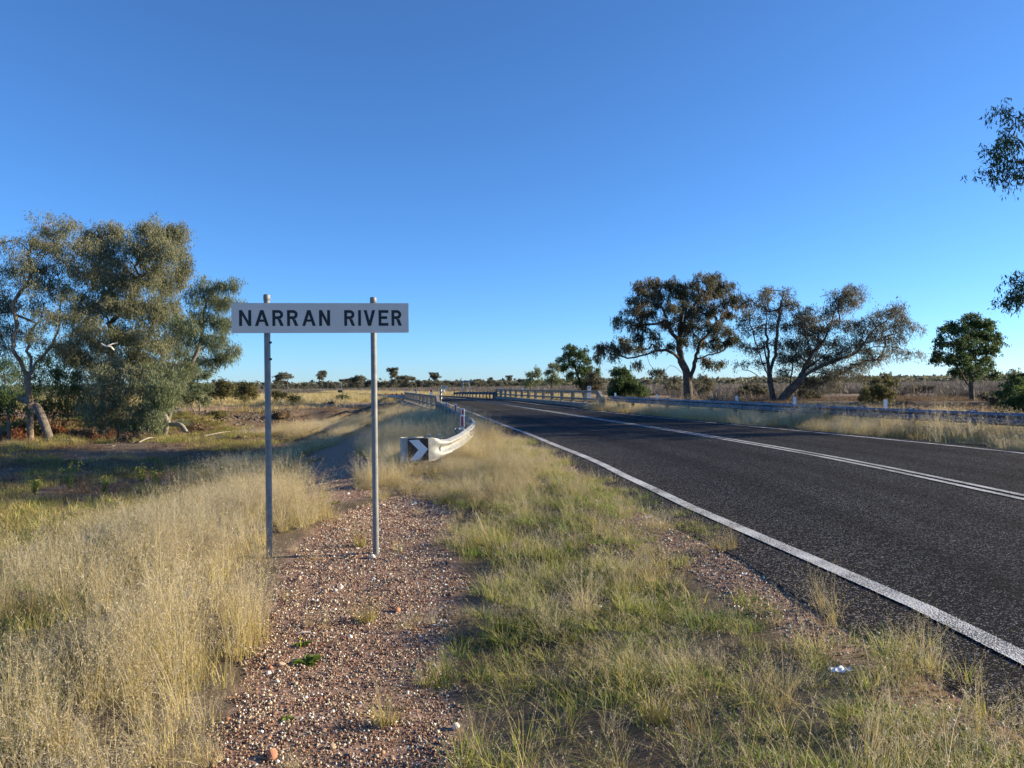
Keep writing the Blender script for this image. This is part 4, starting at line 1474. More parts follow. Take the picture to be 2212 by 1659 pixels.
# --- right side: big gum (tree one)
D1 = 82
b0 = on_ground(1487, 862, D1)
l1 = [[b0] + PL(D1, [(1486, 840), (1484, 815), (1482, 800), (1472, 780), (1468, 745), (1470, 700), (1475, 660), (1480, 630)]),
      PL(D1, [(1487, 832), (1497, 800), (1503, 775, .5), (1512, 745, .5), (1535, 715, 1), (1552, 690, 1.5), (1575, 670, 2)]),
      PL(D1, [(1472, 780), (1455, 765, -.8), (1438, 757, -1.5), (1415, 758, -2), (1390, 768, -2), (1355, 773, -2), (1320, 765, -2), (1295, 762, -2)]),
      PL(D1, [(1468, 745), (1445, 705, -1), (1430, 665, -1.5), (1410, 630, -1.5)]),
      PL(D1, [(1503, 775), (1530, 768, 1), (1560, 758, 1.5), (1585, 735, 2)]),
      PL(D1, [(1484, 815), (1462, 795, .5), (1448, 790, .8), (1436, 800, 1)]),
      PL(D1, [(1470, 700), (1500, 660, 1), (1525, 620, 1.5)])]
c1_ = CLS(D1, [(1407, 608, 24), (1385, 618, 22), (1428, 612, 20), (1400, 632, 26), (1372, 645, 22), (1425, 640, 26), (1352, 665, 20), (1345, 688, 20), (1380, 668, 28), (1412, 668, 26), (1365, 700, 20), (1395, 695, 24),
                   (1473, 612, 24), (1455, 618, 18), (1490, 618, 18), (1475, 638, 26), (1520, 605, 24), (1540, 600, 20), (1560, 618, 24), (1545, 635, 26), (1580, 622, 18), (1590, 640, 14), (1515, 632, 24), (1575, 650, 20),
                   (1450, 665, 24), (1480, 668, 26), (1512, 668, 26), (1545, 668, 26), (1568, 680, 20), (1440, 695, 22), (1470, 700, 26), (1505, 700, 26), (1540, 705, 24), (1568, 712, 18), (1415, 715, 20), (1385, 725, 18),
                   (1312, 742, 20), (1298, 752, 16), (1290, 768, 12), (1330, 750, 18), (1345, 735, 18), (1362, 748, 18), (1380, 748, 14), (1320, 770, 12), (1415, 745, 14), (1475, 728, 20), (1505, 738, 18), (1540, 738, 22), (1570, 740, 20), (1590, 732, 16),
                   (1535, 785, 13), (1520, 775, 12), (1555, 780, 8), (1424, 797, 9), (1414, 800, 6), (1375, 785, 8), (1445, 745, 10), (1600, 655, 8)], 3.2, 8)
make_tree('river_red_gum', 'large bronze topped eucalypt with thick forked trunk behind the far guardrail', 'tree', b0, l1, c1_, 82000, 'brown', 'dark', r0=.50, size=.27, width=.062, droop=.9, seed=31, twigs=5.0, sub_r=.56, gap=.14,
          dead=[([at(1418, 692, 78), at(1430, 688, 78), at(1446, 690, 78)], [.04, .07, .05]), ([at(1429, 678, 78), at(1436, 688, 78)], [.03, .05]), ([at(1475, 695, 78), at(1477, 680, 78)], [.05, .03])])

# --- leaning box tree, two stems
D2 = 77
b0 = on_ground(1672, 868, D2)
l2 = [[b0] + PL(D2, [(1668, 850), (1664, 828), (1660, 790), (1658, 750), (1655, 700), (1660, 650), (1668, 618)]),
      PL(D2, [(1664, 828), (1650, 790, -.5), (1635, 750, -1), (1622, 700, -1), (1608, 655, -1)]),
      PL(D2, [(1660, 790), (1645, 730, .5), (1630, 690, .5)]),
      PL(D2, [(1662, 810), (1675, 760, .5), (1680, 700, .5), (1688, 650, .5), (1695, 625)]),
      PL(D2, [(1664, 828), (1640, 822, -1), (1610, 815, -1.5), (1585, 820, -1.5), (1570, 832, -1.5)]),
      PL(D2, [(1640, 822), (1615, 800, -1), (1590, 800, -1)]),
      PL(D2, [(1675, 760), (1700, 710, .8), (1715, 680, 1)])]
c2_ = CLS(D2, [(1665, 622, 14), (1655, 640, 16), (1692, 628, 12), (1698, 645, 14), (1662, 668, 16), (1685, 672, 14), (1630, 655, 14), (1612, 648, 10), (1622, 680, 14), (1640, 700, 16), (1612, 712, 14), (1665, 705, 16), (1598, 690, 12),
                   (1650, 740, 16), (1630, 750, 16), (1605, 745, 12), (1680, 740, 16), (1640, 785, 16), (1600, 785, 12), (1700, 660, 10), (1712, 655, 8)], 2.2, 9, .55)
make_tree('box_tree', 'sparse many stemmed box tree with bare fan of upright branches', 'tree', b0, l2, c2_, 13000, 'box', 'dark', r0=.28, size=.24, width=.06, droop=.5, seed=32, twigs=11, sub_r=.7, gap=.12)

b0 = on_ground(1686, 869, D2 - 1.5)
l3 = [[b0] + PL(D2 - 1.5, [(1700, 850), (1722, 828), (1745, 805), (1775, 790), (1810, 778), (1840, 766), (1870, 755), (1905, 748), (1940, 752), (1965, 758)]),
      PL(D2, [(1722, 828), (1738, 795, .5), (1758, 760, 1), (1780, 735, 1), (1795, 700, 1.2), (1808, 665, 1.2), (1830, 640, 1)]),
      PL(D2, [(1840, 766), (1870, 735, -1), (1895, 705, -1.2), (1925, 685, -1), (1945, 672, -1)]),
      PL(D2, [(1870, 755), (1905, 730, 0), (1945, 715, .5), (1980, 700, .5)]),
      PL(D2, [(1758, 760), (1740, 720, -.5), (1735, 690, -1)]),
      PL(D2, [(1780, 735), (1815, 715, .5), (1840, 700, .5)]),
      PL(D2, [(1722, 838), (1760, 830, .5), (1800, 815, .5), (1830, 800, .5)]),
      PL(D2, [(1700, 850), (1708, 815, -.5), (1716, 775, -1), (1728, 730, -1), (1730, 690, -1)]),
      PL(D2, [(1745, 805), (1790, 760, .5), (1830, 720, 1), (1868, 690, 1), (1890, 676, 1)]),
      PL(D2, [(1722, 828), (1745, 780, -1), (1765, 745, -1.5), (1770, 710, -1.5)])]
c3x = [(1700, 735, 16), (1705, 700, 14), (1690, 770, 14), (1725, 765, 16), (1800, 735, 16), (1785, 705, 14), (1775, 680, 12), (1690, 800, 14), (1870, 775, 14), (1905, 765, 13)]
c3_ = CLS(D2, [(1845, 620, 14), (1830, 632, 14), (1858, 634, 10), (1812, 640, 14), (1800, 630, 8), (1840, 648, 14), (1820, 660, 14), (1797, 668, 15), (1808, 690, 14), (1740, 668, 16), (1725, 680, 16), (1752, 685, 16), (1732, 700, 18), (1762, 705, 16), (1745, 722, 18),
                   (1772, 732, 16), (1722, 742, 18), (1750, 752, 20), (1937, 660, 13), (1925, 672, 14), (1945, 680, 13), (1898, 675, 13), (1885, 690, 14), (1908, 700, 16), (1935, 702, 16), (1960, 692, 13), (1975, 706, 9), (1988, 706, 7),
                   (1850, 695, 14), (1832, 705, 12), (1865, 712, 14), (1890, 725, 16), (1915, 730, 16), (1942, 725, 12), (1855, 738, 16), (1830, 745, 16), (1810, 760, 16), (1880, 752, 14), (1785, 770, 18), (1760, 785, 18), (1735, 790, 16), (1712, 770, 14),
                   (1945, 758, 10), (1965, 764, 9), (1982, 762, 8), (1925, 752, 9), (1835, 790, 16), (1815, 800, 16), (1860, 785, 12), (1790, 805, 16), (1770, 825, 18), (1800, 830, 13), (1850, 805, 11), (1740, 825, 18), (1895, 775, 8)] + c3x, 2.6, 10)
make_tree('box_tree', 'low leaning box tree with long dark limbs spreading to the right', 'tree', b0, l3, c3_, 62000, 'box', 'dark', r0=.42, size=.23, width=.055, droop=.7, seed=33, twigs=10, sub_r=.72, gap=.10)

# --- round tree at right
D3 = 70
b0 = on_ground(2100, 862, D3)
l4 = [[b0] + PL(D3, [(2098, 840), (2098, 815), (2095, 780), (2093, 740), (2094, 705)]),
      PL(D3, [(2098, 840), (2085, 822, -.5), (2072, 800, -1), (2055, 770, -1)]),
      PL(D3, [(2098, 815), (2115, 790, .5), (2130, 760, 1), (2138, 720, 1)]),
      PL(D3, [(2095, 780), (2065, 745, 0), (2045, 720, 0)])]
c4_ = CLS(D3, [(2095, 690, 18), (2085, 700, 15), (2112, 698, 14), (2132, 695, 12), (2142, 705, 9), (2055, 705, 16), (2040, 712, 10), (2072, 715, 18), (2100, 722, 22), (2128, 722, 18), (2150, 728, 12), (2158, 738, 8), (2038, 735, 16), (2062, 742, 20), (2090, 748, 24), (2120, 748, 20), (2145, 752, 14),
                   (2030, 765, 13), (2052, 772, 18), (2078, 775, 22), (2108, 775, 20), (2135, 775, 15), (2062, 800, 14), (2085, 800, 14), (2108, 800, 18), (2135, 800, 15), (2148, 808, 9), (2022, 775, 7)], 2.0, 12)
make_tree('round_gum', 'compact round green eucalypt standing alone near the right edge', 'tree', b0, l4, c4_, 30000, 'green', 'dark', r0=.22, size=.22, width=.085, droop=.5, seed=34, twigs=8, sub_r=.42, gap=.08)

# --- trees behind the bridge parapet, left to right
for (u, v, d, limb, items, lb, lf, nlv, r0, nm) in (
        (1146, 849, 150, [(1146, 835), (1150, 815)], [(1158, 797, 10), (1150, 808, 11), (1163, 810, 8), (1145, 820, 9), (1160, 822, 8), (1138, 828, 7)], 'slim young eucalypt above the far half of the right bridge parapet', 'willowy', 5000, .13, 'slim_gum'),
        (1190, 850, 135, [(1191, 830), (1195, 805)], [(1193, 787, 9), (1186, 800, 10), (1203, 792, 10), (1200, 808, 12), (1188, 818, 10), (1206, 822, 9)], 'pale sparse sapling left of the drooping acacia behind the parapet', 'willowy', 4500, .12, 'slim_gum'),
        (1262, 852, 112, [(1255, 832), (1246, 805), (1238, 780)], [(1228, 752, 12), (1240, 748, 10), (1222, 768, 13), (1250, 760, 14), (1236, 780, 15), (1218, 790, 12), (1262, 758, 12), (1268, 775, 13), (1252, 795, 15), (1272, 800, 14), (1232, 808, 13), (1285, 812, 12), (1215, 775, 8), (1290, 800, 8), (1258, 820, 13)], 'drooping dark acacia behind the parapet left of the large gum', 'green', 14000, .20, 'acacia_tree'),
        (1275, 853, 110, [(1276, 835), (1285, 818)], [(1285, 808, 10), (1275, 822, 11), (1296, 820, 10), (1262, 830, 12), (1288, 833, 11)], 'short grey tree leaning right at the foot of the drooping acacia', 'box', 4500, .12, 'acacia_tree'),
        (1346, 856, 92, [(1346, 840), (1344, 822)], [(1330, 800, 9), (1346, 795, 8), (1352, 808, 11), (1336, 815, 13), (1360, 820, 11), (1328, 830, 12), (1348, 832, 15), (1370, 832, 10), (1340, 846, 13), (1362, 846, 11), (1385, 836, 8), (1392, 842, 6), (1376, 846, 8), (1324, 845, 9)], 'dense dark green bushy tree under the left limb of the large gum', 'green', 16000, .15, 'bushy_tree'),
        (1525, 861, 90, [(1524, 845), (1520, 825)], [(1520, 812, 8), (1530, 820, 10), (1512, 828, 8), (1535, 832, 9), (1520, 838, 9)], 'small thin shrub right of the large gum trunk', 'box', 1600, .05, 'thin_shrub'),
        (1460, 860, 95, [(1458, 845), (1460, 825)], [(1458, 815, 8), (1450, 830, 7), (1466, 832, 7)], 'thin shrub left of the large gum trunk', 'box', 900, .05, 'thin_shrub'),
        (1888, 872, 58, [(1886, 855), (1888, 838)], [(1888, 822, 14), (1905, 812, 12), (1875, 838, 16), (1902, 835, 16), (1920, 825, 12), (1890, 852, 18), (1915, 850, 14), (1868, 858, 12)], 'olive shrub right of the leaning box tree behind the guardrail', 'olive', 6500, .07, 'olive_shrub'),
        (1745, 868, 80, [(1745, 855)], [(1735, 848, 12), (1755, 845, 12), (1770, 852, 10), (1745, 858, 10)], 'dark scrub below the limbs of the leaning box tree', 'box', 3000, .05, 'dark_scrub'),
        (1625, 866, 84, [(1625, 850)], [(1615, 835, 14), (1635, 832, 14), (1650, 838, 12), (1605, 848, 12), (1630, 850, 14)], 'dark scrub left of the bare fan of branches', 'box', 4500, .05, 'dark_scrub'),
        (2195, 880, 42, [(2196, 855)], [(2192, 830, 18), (2212, 815, 26), (2180, 850, 16), (2205, 850, 22), (2190, 872, 18), (2215, 870, 24), (2240, 840, 30)], 'dark green bush cut by the right edge above the guardrail', 'green', 9000, .08, 'edge_bush'),
        (2140, 868, 62, [(2140, 850)], [(2135, 850, 12), (2155, 845, 14), (2170, 855, 12), (2150, 862, 12)], 'grey olive bush between the round gum and the right edge', 'box', 3500, .05, 'grey_bush'),
        (2185, 850, 95, [(2185, 835), (2190, 815)], [(2190, 800, 8), (2182, 812, 8), (2200, 812, 9)], 'bare thin tree beyond the bushes at the right edge', 'box', 350, .08, 'thin_tree'),
        (1985, 850, 105, [(1985, 838)], [(1975, 836, 10), (1995, 832, 10), (2010, 838, 8), (1960, 840, 8)], 'low scrub on the plain left of the round gum', 'bush', 2500, .05, 'grey_bush')):
    b0 = on_ground(u, v, d)
    make_tree(nm, lb, 'tree' if 'tree' in nm or 'gum' in nm else 'shrub', b0, [[b0] + PL(d, limb)], CLS(d, items, 1.5, int(u)), nlv, lf, 'dark', r0=r0, size=.30 if d > 85 else .2, width=.085 if d > 85 else .06, droop=.7, seed=int(u) + 7, twigs=5 if d > 85 else 8, sub_r=.55 if d > 85 else .35)

# --- tall tree just outside the frame on the right; its foliage hangs into the picture and shades the road
b0 = Vector((25.0, 27.5, tz(25.0, 27.5)))
l5 = [[b0, b0 + Vector((0, 0, 2)), b0 + Vector((-.4, 0, 4)), b0 + Vector((-.3, .3, 7)), b0 + Vector((.2, .5, 10))],
      [b0 + Vector((-.4, 0, 4)), Vector((22.8, 26.5, 7.0)), Vector((20.2, 26.2, 8.6)), Vector((18.4, 26, 9.4))],
      [b0 + Vector((-.4, 0, 4)), Vector((25.5, 30, 6)), Vector((27, 33, 7.5))],
      [b0 + Vector((-.2, 0, 3)), Vector((22.5, 24, 5)), Vector((22.5, 21.5, 6.5))],
      [b0 + Vector((-.3, .3, 7)), Vector((25.5, 29, 9))]]
c5 = CLS(26.0, [(2180, 235, 26, 0), (2198, 250, 22, 0), (2172, 290, 28, 0), (2205, 300, 28, 0), (2150, 335, 22, 0), (2178, 345, 26, 0), (2212, 350, 30, 0), (2135, 365, 14, 0), (2160, 372, 14, 0), (2196, 380, 14, 0), (2200, 590, 16, 1), (2212, 610, 20, 1), (2186, 628, 14, 1), (2205, 640, 14, 1), (2178, 645, 8, 1),
                (2275, 280, 50, 1), (2285, 360, 50, 2)], .5, 14)
for (x, y, z, r) in ((22.5, 27, 11.5, 2.2), (24.8, 26, 10, 2.2), (21.8, 30.5, 9.5, 2.2), (23.5, 33, 9, 2.0), (24.5, 30, 11.5, 2.2), (23.3, 23.3, 8.7, 1.8), (26, 28, 8.5, 2.2), (22.0, 31, 6.6, 1.9), (23.5, 34.5, 6.8, 1.8), (23.5, 22.5, 5.6, 1.5),
                     (22.2, 29.5, 5.0, 1.4), (25.5, 32.5, 8.6, 2.1), (24, 28, 7, 2.3), (25, 25, 7, 2), (23.6, 32, 4.6, 1.5), (26.5, 34, 6, 2), (23.2, 26.3, 4.6, 1.3)):
    x = max(x, .73 * y + r + .35)
    c5.append((Vector((x, y, z)), r, 1.0))
for (x, y, z, r) in ((24.5, 27, 13.5, 2.4), (26, 30, 14, 2.4), (24.8, 33, 12.5, 2.3), (25.5, 24.5, 12.5, 2.2), (27, 28, 16, 2.3), (26.5, 32, 16.5, 2.2), (28, 25, 15, 2.2), (25.5, 35.5, 10.5, 2.1), (26, 22.5, 10, 1.9), (27, 36, 14, 2.0), (27, 28, 18.5, 2.2), (28, 31, 19, 2.2), (26.5, 25, 17, 2.1), (28, 34.5, 17, 2.1), (29, 28, 13, 2.3)):
    x = max(x, .73 * y + r + .35)
    c5.append((Vector((x, y, z)), r, 1.0))
l5.append([b0 + Vector((-.2, 0, 5)), at(2290, 440, 26.2), at(2235, 372, 26), at(2185, 335, 26)])
l5.append([b0 + Vector((-.4, 0, 3.5)), at(2290, 700, 26.6), at(2225, 650, 26.5), at(2190, 632, 26.5)])
make_tree('river_red_gum', 'foliage of a tall eucalypt hanging into the upper right corner of the sky', 'tree', b0, l5, c5, 115000, 'green', 'grey', r0=.42, size=.17, width=.040, droop=.7, seed=41, rmin=.022, twigs=10, sub_r=.38, gap=.05)

b0 = Vector((35.0, 38.0, tz(35.0, 38.0)))
l6 = [[b0, b0 + Vector((0, 0, 3)), b0 + Vector((.3, 0, 7)), b0 + Vector((0, .3, 12)), b0 + Vector((.2, 0, 16))],
      [b0 + Vector((.2, 0, 5)), b0 + Vector((-1.5, -2, 9)), b0 + Vector((-1.8, -3, 13))], [b0 + Vector((.2, 0, 5)), b0 + Vector((1.5, 2, 9)), b0 + Vector((1.5, 3.5, 13))]]
c6 = []
g = np.random.default_rng(61)
for k in range(44):
    y_ = g.uniform(31.5, 40.0); r_ = g.uniform(1.7, 2.5)
    c6.append((Vector((max(.73 * y_ + r_ + .35, 35 + g.uniform(-3.5, 3.5)), y_, g.uniform(5, 19))), r_, 1.0))
make_tree('river_red_gum', 'tall eucalypt beyond the right edge whose shadow crosses the road', 'tree', b0, l6, c6, 70000, 'green', 'grey', r0=.45, size=.24, width=.075, droop=.7, seed=43, twigs=5, sub_r=.6, gap=.03)

# --- far trees along the horizon
protos = []
def far_proto(seed, h, wd, lf, nleaf, style):
    g = np.random.default_rng(seed)
    b = Vector((0, 0, 0))
    cl = []
    nb = 3 + int(wd / 1.6)
    for k in range(nb):
        a = g.uniform(0, 2 * math.pi); rr = g.uniform(.1, .5) * wd
        z = h * (g.uniform(.62, .92) if style == 'umbrella' else g.uniform(.35, .9))
        cl.append((Vector((math.cos(a) * rr, math.sin(a) * rr, z)), wd * g.uniform(.16, .26), 1.0))
    cl.append((Vector((0, 0, h * .86)), wd * .22, 1.0))
    t = make_tree('plain_tree', 'x', 'tree', b, [[b, Vector((.1, 0, h * .25)), Vector((-.05, .1, h * .5))]], cl, nleaf, lf, 'dark', r0=.05 * h ** .9 * .45, size=.55, width=.24, droop=.3, seed=seed, twigs=4, sub_r=.50, flat=.5 if style == 'umbrella' else .8)
    return t


for k, (h, wd, lf, nl_, st) in enumerate(((7.5, 9, 'far', 3400, 'umbrella'), (6, 5, 'far', 2400, 'x'), (8.5, 6, 'far', 3000, 'x'), (5, 6, 'far', 2400, 'umbrella'), (6.5, 8, 'far', 3400, 'x'), (4.5, 4.5, 'far', 2000, 'x'))):
    protos.append(far_proto(100 + k, h, wd, lf, nl_, st))
g = np.random.default_rng(77)
spec = [(620, 380, 0, 1.0, 'lone spreading tree on the horizon right of the left sign pole'), (697, 400, 2, 1.0, 'lone tall tree on the horizon midway between the sign poles'), (748, 420, 1, .9, 'tree on the horizon behind the thin mast'),
        (652, 520, 3, .6, 'small far tree right of the lone spreading tree'), (716, 430, 5, .8, 'dark rounded far tree right of the lone tall tree'), (764, 400, 4, .9, 'broad far tree in the clump right of the mast'), (781, 400, 0, .85, 'flat topped far tree left of the right sign pole'),
        (846, 380, 2, 1.05, 'tallest far tree right of the right sign pole'), (868, 400, 0, .8, 'flat topped far tree right of the tallest one'), (798, 420, 3, .9, 'low far tree touching the right sign pole'), (942, 400, 2, .85, 'tall far tree above the near bridge parapet')]
gl = 'row of distant trees along the horizon'
cnt = 0
for i, (u, d, pk, sc, lb) in enumerate(spec):
    o = protos[pk] if pk in range(6) and not protos[pk].get('used') else copy_tree(protos[pk])
    protos[pk]['used'] = 1
    x = ray(u, 838)[0] * d
    sc *= 1.3
    o.location = (x, d, tz(x, d)); o.scale = (sc, sc, sc); o.rotation_euler = (0, 0, g.uniform(0, 6))
    tag(o, lb, 'tree', gl)
for u in list(np.arange(806, 1180, 4.2)) + list(np.arange(590, 806, 8.0)) + list(np.arange(1180, 2240, 13.0)):
    d = g.uniform(380, 560) if u < 1250 else g.uniform(520, 900)
    uu_ = u + g.uniform(-3, 3)
    o = copy_tree(protos[int(g.integers(0, 6))])
    sc = g.uniform(.5, 1.0) if u < 1250 else g.uniform(.6, 1.0)
    x = ray(uu_, 836)[0] * d
    o.location = (x, d, tz(x, d)); o.scale = (sc, sc, sc * g.uniform(.85, 1.1)); o.rotation_euler = (0, 0, g.uniform(0, 6))
    tag(o, 'small grey green tree in the distant tree line along the horizon', 'tree', gl)
for p_ in protos:
    if 'used' in p_: del p_['used']
for o in bpy.data.objects:
    if 'used' in o: del o['used']


# ------------------------------------------------------------------ grass and ground cover
def blades(g, n, h, hv, width, spread, lean, seg=3, droop=.5, radius=.04, R_=0.0, nt=1, cen=None):
    """curved tapering blades from a tuft base -> verts, quads"""
    VS, FS, VAL = [], [], []
    az = g.uniform(0, 2 * math.pi, n)
    H = h * (1 + g.uniform(-hv, hv, n))
    ln = np.abs(g.normal(0, lean, n)) + spread * .1
    rb = radius * np.sqrt(g.uniform(0, 1, n))
    ab = az + g.normal(0, .5, n)
    bx, by = rb * np.cos(ab), rb * np.sin(ab)
    if cen is not None:
        q = g.integers(0, len(cen), n); bx = bx + cen[q, 0]; by = by + cen[q, 1]; H = H * cen[q, 2]
    sx = -np.sin(az + g.normal(0, .8, n)); sy = np.cos(az)
    nn = np.sqrt(sx * sx + sy * sy); sx /= nn; sy /= nn
    V_ = np.zeros((n, (seg + 1) * 2, 3))
    top = np.zeros((n, seg + 1, 3))
    for k in range(seg + 1):
        t = k / seg
        out = ln * H * (t ** (1.3 + droop)) ; up = H * (t - .18 * droop * ln * t * t)
        cx = bx + np.cos(az) * out; cy = by + np.sin(az) * out
        wd = width * (1 - .85 * t)
        V_[:, k * 2, 0] = cx - sx * wd / 2; V_[:, k * 2, 1] = cy - sy * wd / 2; V_[:, k * 2, 2] = up
        V_[:, k * 2 + 1, 0] = cx + sx * wd / 2; V_[:, k * 2 + 1, 1] = cy + sy * wd / 2; V_[:, k * 2 + 1, 2] = up
        top[:, k] = np.stack([cx, cy, up], 1)
    base = np.arange(n)[:, None] * (seg + 1) * 2
    F_ = np.concatenate([base + np.array([[k * 2, k * 2 + 1, k * 2 + 3, k * 2 + 2]]) for k in range(seg)], 0)
    return V_.reshape(-1, 3), F_, top


def tuft_mesh(name, g, mats, parts, pan=None):
    """parts: list of dict(blades args, mat index); pan: panicle settings"""
    VS, FS, MI, VL = [], [], [], []
    n0 = 0
    for pt in parts:
        if pt.get('cen') is not None: pt['k']['cen'] = pt['cen']
        v, f, top = blades(g, *pt['a'], **pt.get('k', {}))
        VS.append(v); FS.append(f + n0); MI.append(np.full(len(f), pt.get('m', 0))); VL.append(g.uniform(0, 1, len(f)))
        n0 += len(v)
        if pt.get('pan'):
            cnt, rad_, sz, frac, mi = pt['pan']
            ns = len(top)
            m = ns * cnt
            t = np.repeat(np.arange(ns), cnt)
            k = g.uniform(1 - frac, 1.0, m)
            seg = top.shape[1] - 1
            ki = np.minimum((k * seg).astype(int), seg - 1); kf = k * seg - ki
            p = top[t, ki] * (1 - kf)[:, None] + top[t, ki + 1] * kf[:, None]
            rr = rad_ * (1.15 - (k - (1 - frac)) / frac * .75)
            d = g.normal(0, 1, (m, 3)); d[:, 2] = np.abs(d[:, 2]) * .5
            d /= np.linalg.norm(d, axis=1)[:, None]
            q = p + d * (rr * g.uniform(.15, 1, m))[:, None]
            e = g.normal(0, 1, (m, 3)); e /= np.linalg.norm(e, axis=1)[:, None]
            f2 = np.cross(e, g.normal(0, 1, (m, 3))); f2 /= np.linalg.norm(f2, axis=1)[:, None]
            L = sz * g.uniform(.6, 1.5, m)[:, None]
            v = np.stack([q - e * L, q + f2 * L * .28, q + e * L, q - f2 * L * .28], 1).reshape(-1, 3)
            f = np.arange(m * 4).reshape(m, 4) + n0
            VS.append(v); FS.append(f); MI.append(np.full(m, mi)); VL.append(g.uniform(0, 1, m)); n0 += len(v)
            # hair branches
            hb_ = m // 4
            q2 = q[:hb_ * 4:4]; p2 = p[:hb_ * 4:4] - np.array([0, 0, .02])
            dr = q2 - p2
            sd = np.cross(dr, g.normal(0, 1, dr.shape)); sd /= np.linalg.norm(sd, axis=1)[:, None] + 1e-9
            sd *= .0007
            v = np.stack([p2 - sd, p2 + sd, q2 + sd * .6, q2 - sd * .6], 1).reshape(-1, 3)
            f = np.arange(hb_ * 4).reshape(hb_, 4) + n0
            VS.append(v); FS.append(f); MI.append(np.full(hb_, mi)); VL.append(g.uniform(0, 1, hb_)); n0 += len(v)
    me = np_mesh(name, np.concatenate(VS), np.concatenate(FS), mats, {'v': np.concatenate(VL)})
    me.polygons.foreach_set('material_index', np.concatenate(MI).astype(np.int32))
    return me


def scatter_group(name, coll):
    ng = bpy.data.node_groups.new(name, 'GeometryNodeTree')
    ng.interface.new_socket('Geometry', in_out='INPUT', socket_type='NodeSocketGeometry')
    ng.interface.new_socket('Geometry', in_out='OUTPUT', socket_type='NodeSocketGeometry')
    gi = ng.nodes.new('NodeGroupInput'); go = ng.nodes.new('NodeGroupOutput')
    ip = ng.nodes.new('GeometryNodeInstanceOnPoints')
    ci = ng.nodes.new('GeometryNodeCollectionInfo')
    ci.inputs['Collection'].default_value = coll
    ci.inputs['Separate Children'].default_value = True
    ci.inputs['Reset Children'].default_value = True
    def attr(nm, ty):
        a = ng.nodes.new('GeometryNodeInputNamedAttribute'); a.data_type = ty; a.inputs[0].default_value = nm
        return a
    ar, as_, ai = attr('rot', 'FLOAT_VECTOR'), attr('scl', 'FLOAT_VECTOR'), attr('idx', 'INT')
    L = ng.links.new
    L(gi.outputs[0], ip.inputs['Points']); L(ci.outputs[0], ip.inputs['Instance'])
    ip.inputs['Pick Instance'].default_value = True
    L(ai.outputs['Attribute'], ip.inputs['Instance Index'])
    L(as_.outputs['Attribute'], ip.inputs['Scale'])
    e2r = ng.nodes.new('FunctionNodeEulerToRotation')
    L(ar.outputs['Attribute'], e2r.inputs[0]); L(e2r.outputs[0], ip.inputs['Rotation'])
    L(ip.outputs[0], go.inputs[0])
    return ng


def scatter(name, label, P, rot, scl, idx, meshes):
    coll = bpy.data.collections.new(name + '_pieces')
    for i, m in enumerate(meshes):
        coll.objects.link(bpy.data.objects.new('%s_piece_%02d' % (name, i), m))
    me = bpy.data.meshes.new(name)
    n = len(P)
    me.vertices.add(n)
    me.vertices.foreach_set('co', P.astype(np.float32).ravel())
    a = me.attributes.new('rot', 'FLOAT_VECTOR', 'POINT'); a.data.foreach_set('vector', rot.astype(np.float32).ravel())
    a = me.attributes.new('scl', 'FLOAT_VECTOR', 'POINT'); a.data.foreach_set('vector', scl.astype(np.float32).ravel())
    a = me.attributes.new('idx', 'INT', 'POINT'); a.data.foreach_set('value', idx.astype(np.int32))
    o = link(bpy.data.objects.new(name, me))
    md = o.modifiers.new('scatter', 'NODES')
    md.node_group = scatter_group(name, coll)
    tag(o, label, kind='stuff')
    return o


G = np.random.default_rng(2024)
VIEW_T = 0.80     # slightly wider than the frame on each side


def region(n, y0, y1, power=1.0, side=VIEW_T, xpad=1.5):
    """random ground points in the wedge the picture can see, even per square metre if power = 1"""
    u = G.uniform(0, 1, n)
    y = np.sqrt(y0 ** 2 + u * (y1 ** 2 - y0 ** 2)) if power == 1.0 else y0 * (y1 / y0) ** u
    x = G.uniform(-1, 1, n) * (y * side + xpad)
    return x, y


def finish(x, y, smin, smax, nproto, tilt=.10, zoff=-.01, xyscale=None):
    n = len(x)
    z = TZ(x, y) + zoff
    P = np.stack([x, y, z], 1)
    rot = np.stack([G.normal(0, tilt, n), G.normal(0, tilt, n), G.uniform(0, 6.283, n)], 1)
    s = G.uniform(smin, smax, n)
    scl = np.stack([s, s, s * G.uniform(.85, 1.15, n)], 1)
    return P, rot, scl, G.integers(0, nproto, n)


g = np.random.default_rng(9)


def cens(n, Rr, lo=.7, hi=1.2):
    a = g.uniform(0, 6.283, n); r_ = Rr * np.sqrt(g.uniform(0, 1, n))
    return np.stack([np.cos(a) * r_, np.sin(a) * r_, g.uniform(lo, hi, n)], 1)


def patch(name, mats, Rr, nt, specs, lo=.5, hi=1.25):
    """a patch of grass of radius Rr made of nt tufts; specs: (blades, height, width, lean, seg, mat, tuft radius, panicle)"""
    c = cens(nt, Rr, lo, hi)
    parts = []
    for (n, h, wd, ln, seg, mi, tr, pan) in specs:
        parts.append(dict(a=(n, h, .35, wd, .7, ln), k=dict(seg=seg, radius=tr), m=mi, pan=pan, cen=c))
    return tuft_mesh(name, g, mats, parts)


